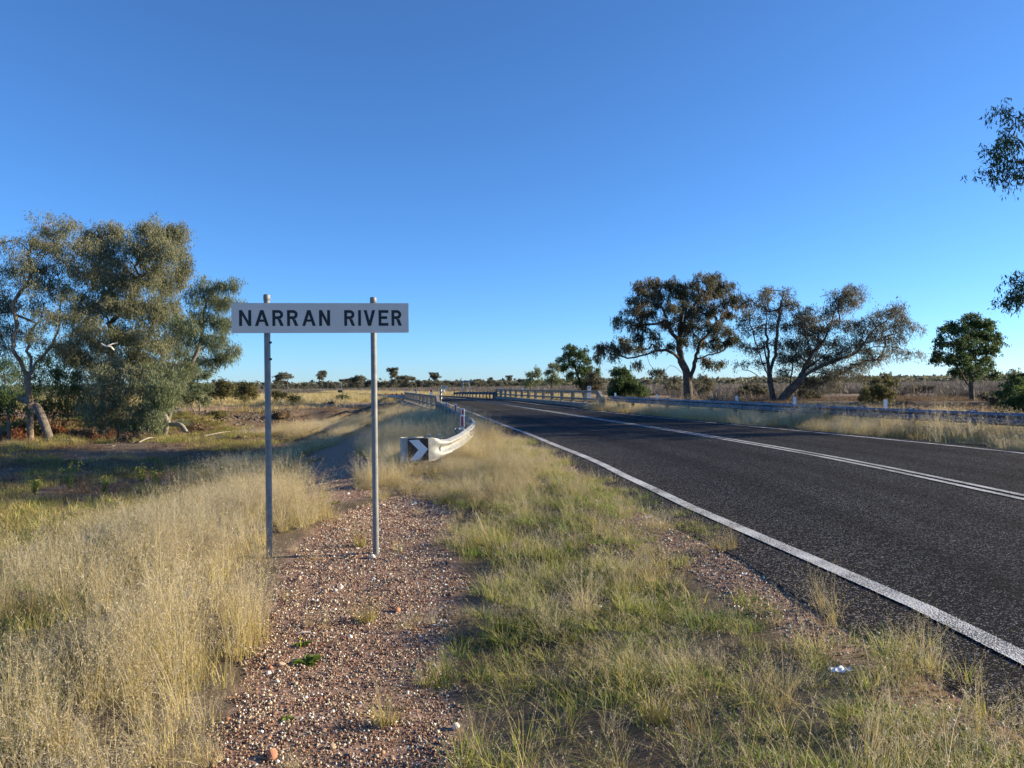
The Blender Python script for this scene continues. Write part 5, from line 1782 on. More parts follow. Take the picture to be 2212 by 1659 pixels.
tall = [patch('tall_grass_patch', [GR['gold'], GR['haze'], GR['mixed']], .42, 13, [
    (190, .50, .0028, .36, 3, 0, .05, (15, .065, .0048, .55, 1)), (170, .24, .0040, .55, 2, 0, .07, None), (110, .16, .0046, .7, 2, 2, .08, None)]) for _ in range(6)]
mixed = [patch('mixed_grass_patch', [GR['mixed'], GR['gold'], GR['haze'], GR['green']], .40, 12, [
    (150, .085, .0046, .8, 2, 3, .07, None), (190, .13, .0036, .85, 3, 0, .07, None), (44, .24, .0026, .75, 3, 1, .05, (9, .035, .0042, .5, 2))]) for _ in range(6)]
lean_t = [patch('leaning_grass_patch', [GR['gold'], GR['haze']], .34, 6, [
    (85, .34, .0027, .8, 4, 0, .05, (9, .035, .0044, .45, 1)), (70, .14, .0034, .9, 3, 0, .05, None)]) for _ in range(6)]
green = [patch('green_grass_patch', [GR['green']], .30, 12, [
    (230, .060, .0060, .9, 2, 0, .07, None)]) for _ in range(4)]
mid = [patch('mid_grass_patch', [GR['gold'], GR['haze']], .75, 18, [
    (200, .46, .0065, .42, 2, 0, .12, (7, .085, .012, .5, 1)), (170, .24, .009, .6, 2, 0, .16, None)]) for _ in range(5)]
midmix = [patch('mid_mixed_patch', [GR['mixed'], GR['brown'], GR['green']], .65, 15, [
    (200, .17, .009, .85, 2, 0, .14, None), (110, .24, .007, .75, 2, 1, .12, None), (90, .12, .011, .8, 2, 2, .14, None)]) for _ in range(5)]
brown = [patch('brown_patch', [GR['redbrown'], GR['brown']], .9, 16, [
    (130, .11, .014, 1.2, 2, 0, .25, None), (110, .15, .010, 1.1, 2, 1, .2, None)]) for _ in range(5)]
fart = [patch('far_grass_patch', [GR['gold']], 2.2, 26, [
    (170, .42, .034, .6, 1, 0, .35, None)]) for _ in range(4)]
scrub = [patch('scrub_patch', [GR['grey']], 3.0, 9, [
    (190, .75, .08, .7, 1, 0, .55, None)], .5, 1.3) for _ in range(4)]


def lat(x, y):
    s, yr = road_coords(x, y)
    return -s - off_left(yr) - .55, s - off_right(yr) - .40, s, yr


def even(per_m2, y0, y1, side=VIEW_T, xpad=1.5, xmin=None, xmax=None):
    area = ((y1 ** 2 - y0 ** 2) / 2 * side + xpad * (y1 - y0)) * 2
    return region(int(area * per_m2), y0, y1, 1.0, side, xpad)


# 1 tall golden grass left of the sign and along the embankment
x, y = even(6.5, 1.8, 24)
u, v, s, yr = lat(x, y)
gx_left = np.interp(y, [2, 3.1, 4.6, 6.2, 7.5, 9.4, 11.5, 13], [-1.50, -1.62, -1.95, -2.22, -2.48, -2.68, -2.42, -2.1])
dtk, _ = seg_dist(x, y, TRACK)
lf_lim = np.interp(y, [2, 3.5, 5, 7.2, 9.5, 12.3, 16], [-2.7, -2.8, -3.3, -4.2, -4.9, -5.3, -5.5])
clump = vnoise(x, y, 1.1, 21) + .5
mA = (x < gx_left + .15 * np.sin(y * 3)) & ((x > lf_lim + 1.5 * vnoise(x, y, .6, 22)) | ((x > lf_lim - 2.5) & (G.uniform(0, 1, len(x)) < .13))) & (y < 14.0) & (dtk > .75) & (clump + .8 * G.uniform(0, 1, len(x)) > .52)
P, rt, sc, ix = finish(x[mA], y[mA], .75, 1.15, len(tall), .08)
sc[:, 2] *= .66 + .62 * (vnoise(x[mA], y[mA], .9, 23) + .2)
scatter('tall_dry_grass', 'tall feathery dry golden grass left of the two sign poles', P, rt, sc, ix, tall)
# grass on the shoulder crest and embankment between rail and road
mB = (u > .75) & (y > 9.5) & (x > np.interp(y, [9.5, 11, 11.6, 13, 16, 24], [-.4, -.9, -2.6, -2.7, -2.6, -5.0])) & (dtk > .8) & (G.uniform(0, 1, len(x)) < np.interp(y, [9.5, 13], [.3, .8]))
P, rt, sc, ix = finish(x[mB], y[mB], .75, 1.1, len(tall), .10)
sc[:, 2] *= np.where((x[mB] > -2.9) & (x[mB] < -.7) & (y[mB] < 15.2), .55, 1.0) * np.interp(y[mB], [9.5, 14, 20], [.62, .80, 1.0]) * (.85 + .5 * (vnoise(x[mB], y[mB], .9, 23) + .2))
scatter('shoulder_grass', 'pale golden grass between the chevron guardrail and the road', P, rt, sc, ix, tall)

# 2 verge between gravel and road
x, y = even(9.0, 1.8, 20)
u, v, s, yr = lat(x, y)
g_edge = np.interp(y, [2, 3.1, 4.5, 6.2, 8.1, 10.2, 12, 16], [.10, .02, -.25, -.25, -.48, -.75, -1.2, -1.5])
inv_ = (u > np.interp(y, [4.0, 4.6, 6.4, 7.4], [.15, .62, .62, -.02]) + .22 * vnoise(x, y, 1.6, 31)) & (x > g_edge + .25 * vnoise(x, y, 1.5, 35))
patchn = vnoise(x, y, 1.3, 32) + .5
m = inv_ & (patchn + .8 * G.uniform(0, 1, len(x)) > .42)
P, rt, sc, ix = finish(x[m], y[m], .75, 1.2, len(mixed), .10)
sc[:, 2] *= .52 + .75 * (vnoise(x[m], y[m], 1.5, 36) + .4)
scatter('verge_grass', 'low olive and straw coloured grass on the road verge', P, rt, sc, ix, mixed)
m = inv_ & (vnoise(x, y, .8, 33) > -.15) & (G.uniform(0, 1, len(x)) < .09 + .12 * (u < 1.5) + .20 * (x < g_edge + .8))
P, rt, sc, ix = finish(x[m], y[m], .6, 1.05, len(lean_t), .15)
scatter('leaning_dry_grass', 'long straw coloured stems leaning over the verge', P, rt, sc, ix, lean_t)
m = inv_ & (vnoise(x, y, 1.0, 34) + .25 * G.uniform(-1, 1, len(x)) > -.10) & (y < 13) & (G.uniform(0, 1, len(x)) < .85)
P, rt, sc, ix = finish(x[m], y[m], .8, 1.4, len(green), .10)
scatter('green_ground_cover', 'short bright green grass growing in patches of the verge', P, rt, sc, ix, green)
# sparse wisps overhanging the edge of the seal
x, y = even(5.0, 2.5, 14)
u, v, s, yr = lat(x, y)
m = (u > -.02) & (u < .7) & ((vnoise(x, y, 1.1, 37) > -.05) | (y < 4.3)) & (G.uniform(0, 1, len(x)) < .7) & ~((y > 4.6) & (y < 6.3))
P, rt, sc, ix = finish(x[m], y[m], .5, .8, len(lean_t), .15)
scatter('edge_wisps', 'wispy grey brown grass stalks along the edge of the seal', P, rt, sc, ix, lean_t)

x, y = even(7.0, 2.0, 12)
eg = in_poly(x, y, GRAV)
de, _ = seg_dist(x, y, GRAV + [GRAV[0]])
m = (eg & (G.uniform(0, 1, len(x)) < np.interp(de, [0, .35, .6], [.55, .10, .03]))) | ((~eg) & (de < .3) & (G.uniform(0, 1, len(x)) < .5))
P, rt, sc, ix = finish(x[m], y[m], .22, .55, len(lean_t), .25)
scatter('gravel_wisps', 'small wispy dry grass sprouting along the edges of the gravel', P, rt, sc, ix, lean_t)
# green weeds between the tall grass and the shade at left
x, y = even(4.5, 3, 17)
m = (x < np.interp(y, [3, 5, 7.2, 9.5, 12.3, 16], [-2.3, -3.0, -3.9, -4.6, -5.0, -5.4])) & (x > -y * .8 - 1.5) & (vnoise(x, y, .7, 91) + .25 * G.uniform(-1, 1, len(x)) > -.12)
P, rt, sc, ix = finish(x[m], y[m], 1.0, 2.0, len(green), .12)
scatter('green_weeds', 'bright olive green low weeds left of the tall dry grass', P, rt, sc, ix, green)
# loose straw stalks lying on the gravel and verge
straw = [tuft_mesh('straw', g, [GR['haze']], [dict(a=(7, .16, .6, .0022, 4.0, 2.6), k=dict(seg=2, radius=.12), m=0)]) for _ in range(4)]
x, y = even(12.0, 2.0, 9)
m = in_poly(x, y, GRAV) & (G.uniform(0, 1, len(x)) < .6)
P, rt, sc, ix = finish(x[m], y[m], .5, 1.1, 4, .05)
sc[:, 2] *= .22
scatter('loose_straw', 'loose dry straw stalks lying on the gravel', P, rt, sc, ix, straw)

# 3 low left area: olive weeds and dead brown stalks
x, y = even(3.6, 3, 30)
u, v, s, yr = lat(x, y)
dtk, _ = seg_dist(x, y, TRACK)
m = (u > 2.5) & (x < np.interp(y, [2, 4, 6, 9, 12, 16, 24], [-2.2, -2.6, -3.3, -4.3, -4.9, -2.6, -5.5])) & (dtk > 1.0) & (G.uniform(0, 1, len(x)) < np.interp(y, [3, 14, 18, 30], [1, 1, .22, .12]))
P, rt, sc, ix = finish(x[m], y[m], .8, 1.2, len(midmix), .12)
sc *= np.interp(y[m], [3, 12], [.6, .95])[:, None]
scatter('olive_weeds', 'matted olive weeds and brown stalks on the low ground at left', P, rt, sc, ix, midmix)

# 4 middle distance golden grass
x, y = even(2.2, 14, 75)
u, v, s, yr = lat(x, y)
dtk, _ = seg_dist(x, y, TRACK); dfk, _ = seg_dist(x, y, FARTRACK)
dr, sd_ = seg_dist(x, y, RIVER_S)
cl_ = vnoise(x, y, .45, 41) + .5
mL = (u > .8) & (dtk > 1.7) & (y > 21) & ~((s > -7) & (yr > 44) & (yr < 82)) & (
    ((x > -9.5) & (x > -y * .42)) & ((dr > 6) | (u < 8)) & (cl_ + .8 * G.uniform(0, 1, len(x)) > .35))
mR = (v > .45) & (v < 6.5) & (cl_ + .9 * G.uniform(0, 1, len(x)) > .30) & (yr < 46)
mM = (x < -6.5) & (x > -15) & (y > 40) & (y < 58) & (dr > 4.0) & (sd_ > 0) & (cl_ + .8 * G.uniform(0, 1, len(x)) > .35)
m = mL | mM
P, rt, sc, ix = finish(x[m], y[m], .75, 1.2, len(mid), .08)
scatter('embankment_grass', 'pale golden grass on the embankment and flat before the river', P, rt, sc, ix, mid)
P, rt, sc, ix = finish(x[mR], y[mR], .6, 1.0, len(mid), .12)
sc[:, 2] *= .8 + .8 * (vnoise(x[mR], y[mR], .8, 42) + .5)
scatter('far_verge_grass', 'golden brown grass between the far edge line and the guardrail', P, rt, sc, ix, mid)

# 5 litter and low dead plants
x, y = even(2.4, 17, 85)
u, v, s, yr = lat(x, y)
dfk, _ = seg_dist(x, y, FARTRACK)
dr, sd_ = seg_dist(x, y, RIVER_S)
q = G.uniform(0, 1, len(x))
m = (((x < -9) & (y < 62) & (dfk > 3)) & (q < .6) & (vnoise(x, y, .3, 51) > -.28)) | ((v > 6) & (vnoise(x, y, .25, 52) > -.3) & (q < .7)) | ((x < -9) & (dr > 3) & (dr < 9) & (sd_ < 0) & (q < .4))
P, rt, sc, ix = finish(x[m], y[m], .5, 1.2, len(brown), .15)
scatter('leaf_litter', 'red brown dead plants and litter on the bank and beyond the guardrail', P, rt, sc, ix, brown)
m = (x < -12) & (y > 32) & (y < 62) & (dfk > 3) & (vnoise(x, y, .22, 53) > .02) & (q < .7)
P, rt, sc, ix = finish(x[m], y[m], .9, 1.5, len(midmix), .15)
scatter('bank_weeds', 'green brown weeds at the foot of the left trees', P, rt, sc, ix, midmix)

# 6 far plain
x, y = even(.30, 68, 260)
u, v, s, yr = lat(x, y)
dr, sd_ = seg_dist(x, y, RIVER_S); dfk, _ = seg_dist(x, y, FARTRACK)
q = G.uniform(0, 1, len(x))
lim = np.interp(x, [-200, -60, 0, 30], [170, 150, 175, 120])
m = (u > 1.5) & ((dr > 9)) & (y < lim) & (dfk > 3.2) & (x < 10) & (vnoise(x, y, .05, 61) + .5 + .7 * q > .35)
m |= (v > 1.5) & (v < 14) & (y > 84) & (y < 260) & (x < 8)
P, rt, sc, ix = finish(x[m], y[m], .8, 1.3, len(fart), .06)
scatter('plain_grass', 'dry golden grass on the open plain beyond the river', P, rt, sc, ix, fart)
x, y = even(.045, 105, 560)
u, v, s, yr = lat(x, y)
lim = np.interp(x, [-200, -60, 0, 25, 40], [172, 155, 178, 120, 90])
m = ((u > 3.5) | (v > 13)) & (y > lim * .98) & ~((v > 0) & (v < 13)) & ~((x > 15) & (y < 118))
x7, y7 = x[m], y[m]
x8, y8 = even(.12, 78, 200); u, v, s, yr = lat(x8, y8)
m = (x8 > 18) & (v > 8) & (vnoise(x8, y8, .08, 62) > -.05) & ~((y8 > 92) & (y8 < 112) & (x8 < 62))
x7 = np.concatenate([x7, x8[m]]); y7 = np.concatenate([y7, y8[m]])
P, rt, sc, ix = finish(x7, y7, .65, 1.35, len(scrub), .06)
scatter('grey_scrub', 'low grey brown scrub covering the far plain', P, rt, sc, ix, scrub)

# a far low wood behind the single trees
g = np.random.default_rng(300)
n = 48000
xx = g.uniform(-1, 1, n); yy = g.uniform(580, 900, n)
xx = xx * yy * .85
hh = 5.8 + 2.6 * vnoise(xx, yy, .02, 71) + 1.6 * vnoise(xx, yy, .07, 72)
C = np.stack([xx, yy, g.uniform(.05, 1, n) ** .7 * hh - .2], 1)
v_, f_ = leaf_tris(C, 3.4, 2.6, .2, g)
me = np_mesh('distant_wood', v_, f_, LEAF['far'], {'v': np.clip(g.normal(.30, .12, n), 0, 1)})
tag(link(bpy.data.objects.new('distant_wood', me)), 'thin dark band of distant woodland on the horizon', kind='stuff')

# ------------------------------------------------------------------ gravel
def pebble(seed, squash=.75, sub=1):
    import bmesh
    bm = bmesh.new()
    bmesh.ops.create_icosphere(bm, subdivisions=sub, radius=.5)
    g = random.Random(seed)
    k = [g.uniform(.75, 1.2), g.uniform(.75, 1.2), squash * g.uniform(.8, 1.15)]
    for v in bm.verts:
        v.co = Vector((v.co.x * k[0], v.co.y * k[1], v.co.z * k[2])) * g.uniform(.86, 1.12)
    me = bpy.data.meshes.new('pebble')
    bm.to_mesh(me); bm.free()
    me.materials.append(M['pebble'])
    if sub > 1 or True:
        me.polygons.foreach_set('use_smooth', [True] * len(me.polygons))
    return me


pebs = [pebble(i) for i in range(6)]
n = 150000
yy = 1.6 * (13.0 / 1.6) ** G.uniform(0, 1, n); xx = G.uniform(-2.9, .35, n)
edge = in_poly(xx + .22 * vnoise(xx, yy, 5, 81), yy + .22 * vnoise(xx, yy, 5, 82), GRAV)
m1 = edge & (vnoise(xx, yy, 2.3, 85) + .35 * G.uniform(-1, 1, n) > -.42)
dtk, _ = seg_dist(xx, yy, TRACK)
xa, ya = xx[m1], yy[m1]
# strip beside the seal and bare spots in the verge
yb = 2.2 * (18 / 2.2) ** G.uniform(0, 1, 60000); xb = G.uniform(.3, 2.6, 60000)
u, v, s, yr = lat(xb, yb)
mb_ = (u > -.12) & (u < .50 + .25 * vnoise(xb, yb, 1.6, 83)) & (G.uniform(0, 1, len(xb)) < np.interp(u, [-.12, .05, .5], [.25, 1, .9]) * np.interp(yb, [3.8, 4.6, 6.6, 8], [.45, 1, 1, .5]))
mb_ |= (u > .4) & (vnoise(xb, yb, 1.3, 32) < -.18)
xa = np.concatenate([xa, xb[mb_]]); ya = np.concatenate([ya, yb[mb_]])
# thin scatter under the tall grass edge and on the track
xc = G.uniform(-4.5, -1.0, 30000); yc = 2.5 * (20 / 2.5) ** G.uniform(0, 1, 30000)
dtk, _ = seg_dist(xc, yc, TRACK)
mc = (dtk < .7) | (in_poly(xc - .35, yc, GRAV) & ~in_poly(xc, yc, GRAV))
xa = np.concatenate([xa, xc[mc]]); ya = np.concatenate([ya, yc[mc]])
nP = len(xa)
z = TZ(xa, ya) + .002
P = np.stack([xa, ya, z], 1)
rt = G.uniform(0, 6.28, (nP, 3)) * np.array([.25, .25, 1])
s = (.0065 + .011 * G.uniform(0, 1, nP) ** 2.6 + (G.uniform(0, 1, nP) < .012) * G.uniform(.006, .022, nP)) * np.interp(ya, [3, 12], [1.0, 1.7])
sc = np.stack([s, s, s], 1)
scatter('river_gravel', 'red brown and white river pebbles on the bare strip by the sign', P, rt, sc, G.integers(0, 6, nP), pebs)

# larger single stones
def stone(u, v, size, mat, label, seed, k=(1, 1, .8), group='loose stones on the gravel'):
    import bmesh
    size *= .82
    p = gp(u, v)
    bm = bmesh.new(); bmesh.ops.create_icosphere(bm, subdivisions=2, radius=.5)
    g = random.Random(seed)
    pl_ = [(Vector((g.gauss(0, 1), g.gauss(0, 1), g.gauss(0, 1))).normalized(), g.uniform(.30, .42)) for _ in range(9)]
    for vv_ in bm.verts:
        for nrm, dd in pl_:
            t = vv_.co.dot(nrm)
            if t > dd: vv_.co -= nrm * (t - dd) * .9
        vv_.co = Vector((vv_.co.x * k[0], vv_.co.y * k[1], vv_.co.z * k[2])) * size
    me = bpy.data.meshes.new('stone'); bm.to_mesh(me); bm.free(); me.materials.append(mat)
    o = link(bpy.data.objects.new('stone', me))
    o.location = p + Vector((0, 0, size * .22)); o.rotation_euler = (g.uniform(-.3, .3), g.uniform(-.3, .3), g.uniform(0, 6))
    tag(o, label, 'stone', group)
    return o


W_, T_, O_ = M['stone_white'], M['stone_tan'], M['stone_orange']
for i, (u, v, sz, mt, lb, k) in enumerate((
        (805, 1207, .085, W_, 'bright white pointed stone just in front of the right sign pole', (1, .8, .9)),
        (864, 1192, .06, T_, 'tan stone right of the right sign pole foot behind the white pointed stone', (1, 1, .9)),
        (859, 1322, .075, O_, 'largest orange stone beside the lone grass tuft in the gravel', (1, .9, .8)),
        (647, 1255, .055, T_, 'tan upright stone near the left edge of the gravel', (.7, .7, 1.3)),
        (712, 1232, .06, T_, 'pale tan stone midway between the sign poles', (1, .8, .8)),
        (752, 1229, .04, W_, 'small white stone right of the pale tan one between the sign poles', (1, .9, .8)),
        (702, 1284, .05, T_, 'cream stone left in the loose row of three stones', (1, .9, .9)),
        (724, 1281, .055, W_, 'white stone in the middle of the loose row of three stones', (.9, .8, 1)),
        (736, 1272, .06, W_, 'flat white stone right in the loose row of three stones', (1.2, .9, .7)),
        (808, 1255, .045, W_, 'white chip in the middle of the gravel below the pointed stone', (1, .8, .7)),
        (842, 1244, .04, W_, 'white chip right of the middle of the gravel', (1, .8, .7)),
        (925, 1177, .045, T_, 'tan pebble on the right rim of the gravel', (1, .9, .8)),
        (882, 1160, .05, W_, 'flat pale stone right of the right sign pole further back', (1.2, 1, .5)),
        (669, 1120, .04, W_, 'white round stone near the left sign pole far up the gravel', (1, 1, .8)),
        (584, 2650 / 1.8517 + 20, .05, O_, 'red orange stone at the edge of the tall grass', (1, .9, .8)),
        (588, 1640, .07, O_, 'reddish stone at the bottom edge of the gravel', (1.1, .9, .9)),
        (720, 1625, .045, T_, 'brown angular stone right of the reddish one at the bottom edge', (.7, .8, 1.2)),
        (985, 1580, .07, W_, 'grey white stone at the bottom right of the gravel', (1.3, .8, .7)),
        (608, 1440, .06, T_, 'flat grey brown clod left of the small green weed', (1.3, .9, .5)))):
    stone(u, v, sz, mt, lb, 60 + i, k)

# lone grass tufts on the gravel
def lone(u, v, me_, sc_, label, cat='grass tuft', group='lone grass tufts on the gravel', name='grass_tuft', rz=0.0, tl=(0, 0)):
    p = gp(u, v)
    o = link(bpy.data.objects.new(name, me_)); o.location = p; o.scale = (sc_,) * 3; o.rotation_euler = (tl[0], tl[1], rz)
    return tag(o, label, cat, group)


g = np.random.default_rng(55)
def big_tuft(n1, h, lean, col=('gold', 'mixed', 'haze')):
    return tuft_mesh('grass_tuft', g, [GR[c] for c in col], [
        dict(a=(n1, h, .45, .0032, 1.0, lean), k=dict(seg=4, radius=.05), m=0, pan=(7, .03, .0035, .35, 2)),
        dict(a=(int(n1 * 1.2), h * .42, .5, .0036, 1.0, lean), k=dict(seg=3, radius=.06), m=1)])


lone(778, 1182, big_tuft(60, .26, .8), 1.0, 'dry grass tuft leaning against the foot of the right sign pole')
lone(862, 1192, big_tuft(22, .12, .9, ('mixed', 'mixed', 'haze')), 1.0, 'low olive tuft right of the foot of the right sign pole')
lone(795, 1345, big_tuft(50, .24, 1.2), 1.0, 'splayed dry tuft in the middle of the gravel beside the orange stone', tl=(0, -.3))
lone(835, 1565, big_tuft(44, .20, 1.3), 1.0, 'splayed dry tuft low in the gravel near the bottom edge')
lone(925, 1482, big_tuft(36, .12, 1.1), 1.0, 'short dry tuft at the right side of the gravel')
lone(700, 1075, big_tuft(40, .20, .7, ('mixed', 'green', 'haze')), 1.0, 'green tuft at the far left corner of the gravel')


def rosette(name, n, L, wd, mat, seed, flower=0, upright=.4):
    g = random.Random(seed); mb = MB()
    for i in range(n):
        a = g.uniform(0, 6.28); l = L * g.uniform(.6, 1.1); w__ = wd * g.uniform(.7, 1.2); up = g.uniform(.15, 1) * upright
        d = Vector((math.cos(a), math.sin(a), 0)); sd = Vector((-d.y, d.x, 0))
        c0 = Vector((0, 0, .004)); c1_v = d * l * .5 + Vector((0, 0, l * up)); c2_v = d * l + Vector((0, 0, l * up * .8))
        mb.add([c0, c1_v + sd * w__ / 2, c2_v, c1_v - sd * w__ / 2], [(0, 1, 2), (0, 2, 3)])
    return mb.mesh(name, mat)


for (u, v, s_, lb) in ((663, 1436, 1.0, 'broad leafed green weed on the gravel at lower left'), (655, 1398, .7, 'smaller green weed just behind the broad leafed one'), (622, 1560, .45, 'tiny green sprig low in the gravel at left'), (725, 1088, .9, 'flat green weed at the far end of the gravel')):
    o = lone(u, v, rosette('weed', 34, .095, .035, GR['green'], int(u)), s_, lb, 'plant', 'small green weeds on the gravel', 'gravel_weed')
# yellow flower on the gravel weed
p = gp(650, 1405); mb = MB()
mb.tube([p, p + Vector((0, 0, .06))], .0012, 4); mb.box(p + Vector((0, 0, .063)), (.014, .014, .006))
tag(mb.build('yellow_flower', GR['flower']), 'single tiny yellow flower beside the small green weeds', 'flower')

# litter
def crumple(u, v, size, label, seed):
    g = random.Random(seed); p = gp(u, v); mb = MB()
    nx = 7
    vs = [(p.x + (i / (nx - 1) - .5) * size * 1.7 + g.uniform(-.1, .1) * size, p.y + (j / (nx - 1) - .5) * size + g.uniform(-.1, .1) * size, p.z + .05 + abs(g.gauss(0, .22)) * size) for j in range(nx) for i in range(nx)]
    fs = [(j * nx + i, j * nx + i + 1, (j + 1) * nx + i + 1, (j + 1) * nx + i) for j in range(nx - 1) for i in range(nx - 1)]
    mb.add(vs, fs)
    tag(mb.build('crumpled_litter', M['plastic']), label, 'litter', 'white litter in the verge')


crumple(1815, 1472, .055, 'crumpled clear plastic lying in the verge grass near the road edge', 1)
crumple(1402, 1130, .03, 'white scrap caught in the grass close to the edge line', 2)
crumple(1608, 1258, .02, 'small white scrap on the gravel strip at the road edge', 3)
p = gp(655, 1372); mb = MB()
mb.tube([p + Vector((-.035, -.01, .012)), p + Vector((0, 0, .018)), p + Vector((.05, .012, .014))], [.005, .007, .004], 6)
tag(mb.build('white_stick', M['whitewood']), 'short white stick lying on the gravel near the tall grass', 'stick')

# ------------------------------------------------------------------ logs and weeds at left
def log(name, pts, rads, mat, label, cat='log', cut=True, sides=10):
    v, f = ring_tubes([np.array([tuple(p) for p in catmull(pts, .25)])], [np.interp(np.linspace(0, 1, len(catmull(pts, .25))), np.linspace(0, 1, len(rads)), rads)], [sides])
    o0 = np.array(pts[0])
    me = np_mesh(name, v - o0, f, mat, smooth=True)
    o = link(bpy.data.objects.new(name, me)); o.location = pts[0]
    tag(o, label, cat)
    if cut:
        P_ = catmull(pts, .25)
        mb = MB(); d = (P_[-1] - P_[-2]).normalized()
        mb.tube([P_[-1] - Vector(pts[0]) - d * .02, P_[-1] - Vector(pts[0]) + d * .01], rads[-1] * .96, sides)
        mb.build('cut_face', M['cutwood'], o)
    return o


def gpz(u, v, d, z=0):
    p = at(u, v, d); return Vector((p.x, p.y, p.z + z))


log('fallen_log', [gpz(322, 906, 44), gpz(345, 915, 43.6), (gpz(370, 917, 43.4)), gpz(390, 918, 43.2), gpz(404, 934, 43)], [.06, .10, .12, .14, .10], M['deadwood'], 'bleached bent log lying on the eroded bank right of the silver sapling', cut=False)
log('broken_stump', [gpz(362, 914, 44.2), gpz(358, 902, 44.2), gpz(353, 893, 44.4)], [.18, .14, .13], M['deadwood'], 'short broken dark stump with orange wood behind the bleached log', 'stump')
log('fallen_tree', [on_ground(108, 905, 49.5) + Vector((0, 0, .0)), gpz(80, 880, 50), gpz(45, 860, 51), gpz(5, 838, 52)], [.30, .26, .24, .20], BARKS['grey'], 'thick grey fallen trunk leaning behind the pale forked eucalypt', cut=False)
for i, (u0_, v0_, u1_, v1_, lb) in enumerate(((440, 945, 540, 938, 'thin dark branch lying along the foot of the bank'), (455, 955, 560, 946, 'second thin dark branch just below the first at the bank foot'), (300, 958, 338, 951, 'short branch with bright cut end in the dirt at left'), (105, 968, 160, 955, 'pale curved stick in the litter at far left'), (200, 945, 215, 958, 'small pale twig standing in the litter'))):
    a = gp(u0_, v0_, .06); b = gp(u1_, v1_, .10)
    mm = (a + b) / 2 + Vector((0, .1, .12))
    log('dead_branch', [a, mm, b], [.035, .045, .025] if i < 3 else [.02, .025, .015], M['timber'], lb, 'branch', cut=(i == 2), sides=6)

# broken clods of the eroded bank
g = random.Random(8)
n_cl = 0
mb = MB()
for k in range(700):                                   # rubble and sticks on the low ground at left
    u = g.uniform(-20, 620); v = g.uniform(935, 1030)
    p = gp(u, v)
    if p.y < 17 or p.x > -6: continue
    s_ = g.uniform(.04, .16)
    mb.box((p.x, p.y, p.z), (s_ * g.uniform(.8, 3.5), s_ * g.uniform(.6, 1.2), s_ * g.uniform(.35, .6)), g.uniform(0, 3), top=g.uniform(.5, .8), bev=0)
for k in range(900):
    u = g.uniform(300, 660); v = g.uniform(884, 950)
    if g.random() < .5: v = g.uniform(888, 915)
    p = gp(u, v)
    if p.y < 35 or p.y > 75: continue
    s_ = g.uniform(.06, .24)
    mb.box((p.x, p.y, p.z - s_ * .02), (s_ * g.uniform(.8, 2.2), s_ * g.uniform(.8, 1.4), s_ * g.uniform(.35, .6)), g.uniform(0, 3), top=g.uniform(.5, .8), bev=0)
cl = mb.build('bank_clods', surf('clod_soil', [(.3, (0.080, 0.060, 0.044)), (.5, (0.152, 0.120, 0.092)), (.72, (0.240, 0.200, 0.160))], 2.0, .95, 0, .8, 14, .05))
tag(cl, 'broken clods of grey brown earth on the eroded river bank', kind='stuff')

# yellow flowered weeds in the shade edge at left
def flower_weed(u, v, h, label, seed, n=9, fl=26):
    p = gp(u, v); g = random.Random(seed)
    root = empty('flowering_weed', p)
    tag(root, label, 'plant', 'yellow flowering weeds at left')
    st = MB(); lf = MB(); fw = MB()
    for i in range(n):
        a = g.uniform(0, 6.28); r_ = g.uniform(.1, .5) * h
        pts = [Vector((0, 0, 0)), Vector((math.cos(a) * r_ * .4, math.sin(a) * r_ * .4, h * .5)), Vector((math.cos(a) * r_, math.sin(a) * r_, h * g.uniform(.7, 1.1)))]
        st.tube(pts, [.007, .005, .003], 4)
        for k in range(14):
            t = g.uniform(.1, .85); c = pts[0].lerp(pts[1], t * 2) if t < .5 else pts[1].lerp(pts[2], t * 2 - 1)
            b = g.uniform(0, 6.28); l = g.uniform(.05, .12); d = Vector((math.cos(b), math.sin(b), g.uniform(-.2, .6))) * l; sd = Vector((-math.sin(b), math.cos(b), 0)) * l * .22
            lf.add([c, c + d * .5 + sd, c + d, c + d * .5 - sd], [(0, 1, 2, 3)])
        for k in range(fl // n + 1):
            t = g.uniform(.75, 1.0); c = pts[1].lerp(pts[2], t) + Vector((g.gauss(0, .035), g.gauss(0, .035), g.gauss(0, .03)))
            s_ = .011
            fw.box(c, (s_ * 1.3, s_ * 1.3, s_), g.uniform(0, 3))
    st.build('stem', GR['green'], root); lf.build('leaves', GR['green'], root); fw.build('flowers', GR['flower'], root)


for (u, v, h, lb, sd) in ((150, 1062, .75, 'tallest yellow flowering weed against the dark shade at left', 1), (75, 1072, .45, 'yellow flowering weed left of the tallest one', 2), (225, 1070, .42, 'yellow flowering weed right of the tallest one', 3), (305, 1052, .55, 'bushy green weed with yellow flowers right of the gap', 4),
                           (340, 1050, .45, 'green flowering weed second right of the gap', 5), (430, 1038, .6, 'tall branching green weed near the sign board pole at left', 6), (480, 1040, .6, 'tall green weed right of the branching one', 7), (245, 1110, .3, 'small yellow flowering weed in front of the others', 8), (395, 1045, .55, 'green spiky weed between two flowering ones', 9), (530, 1032, .5, 'rightmost tall green weed before the dry grass', 10)):
    flower_weed(u, v, h, lb, sd, fl=30 if sd < 6 else 6)

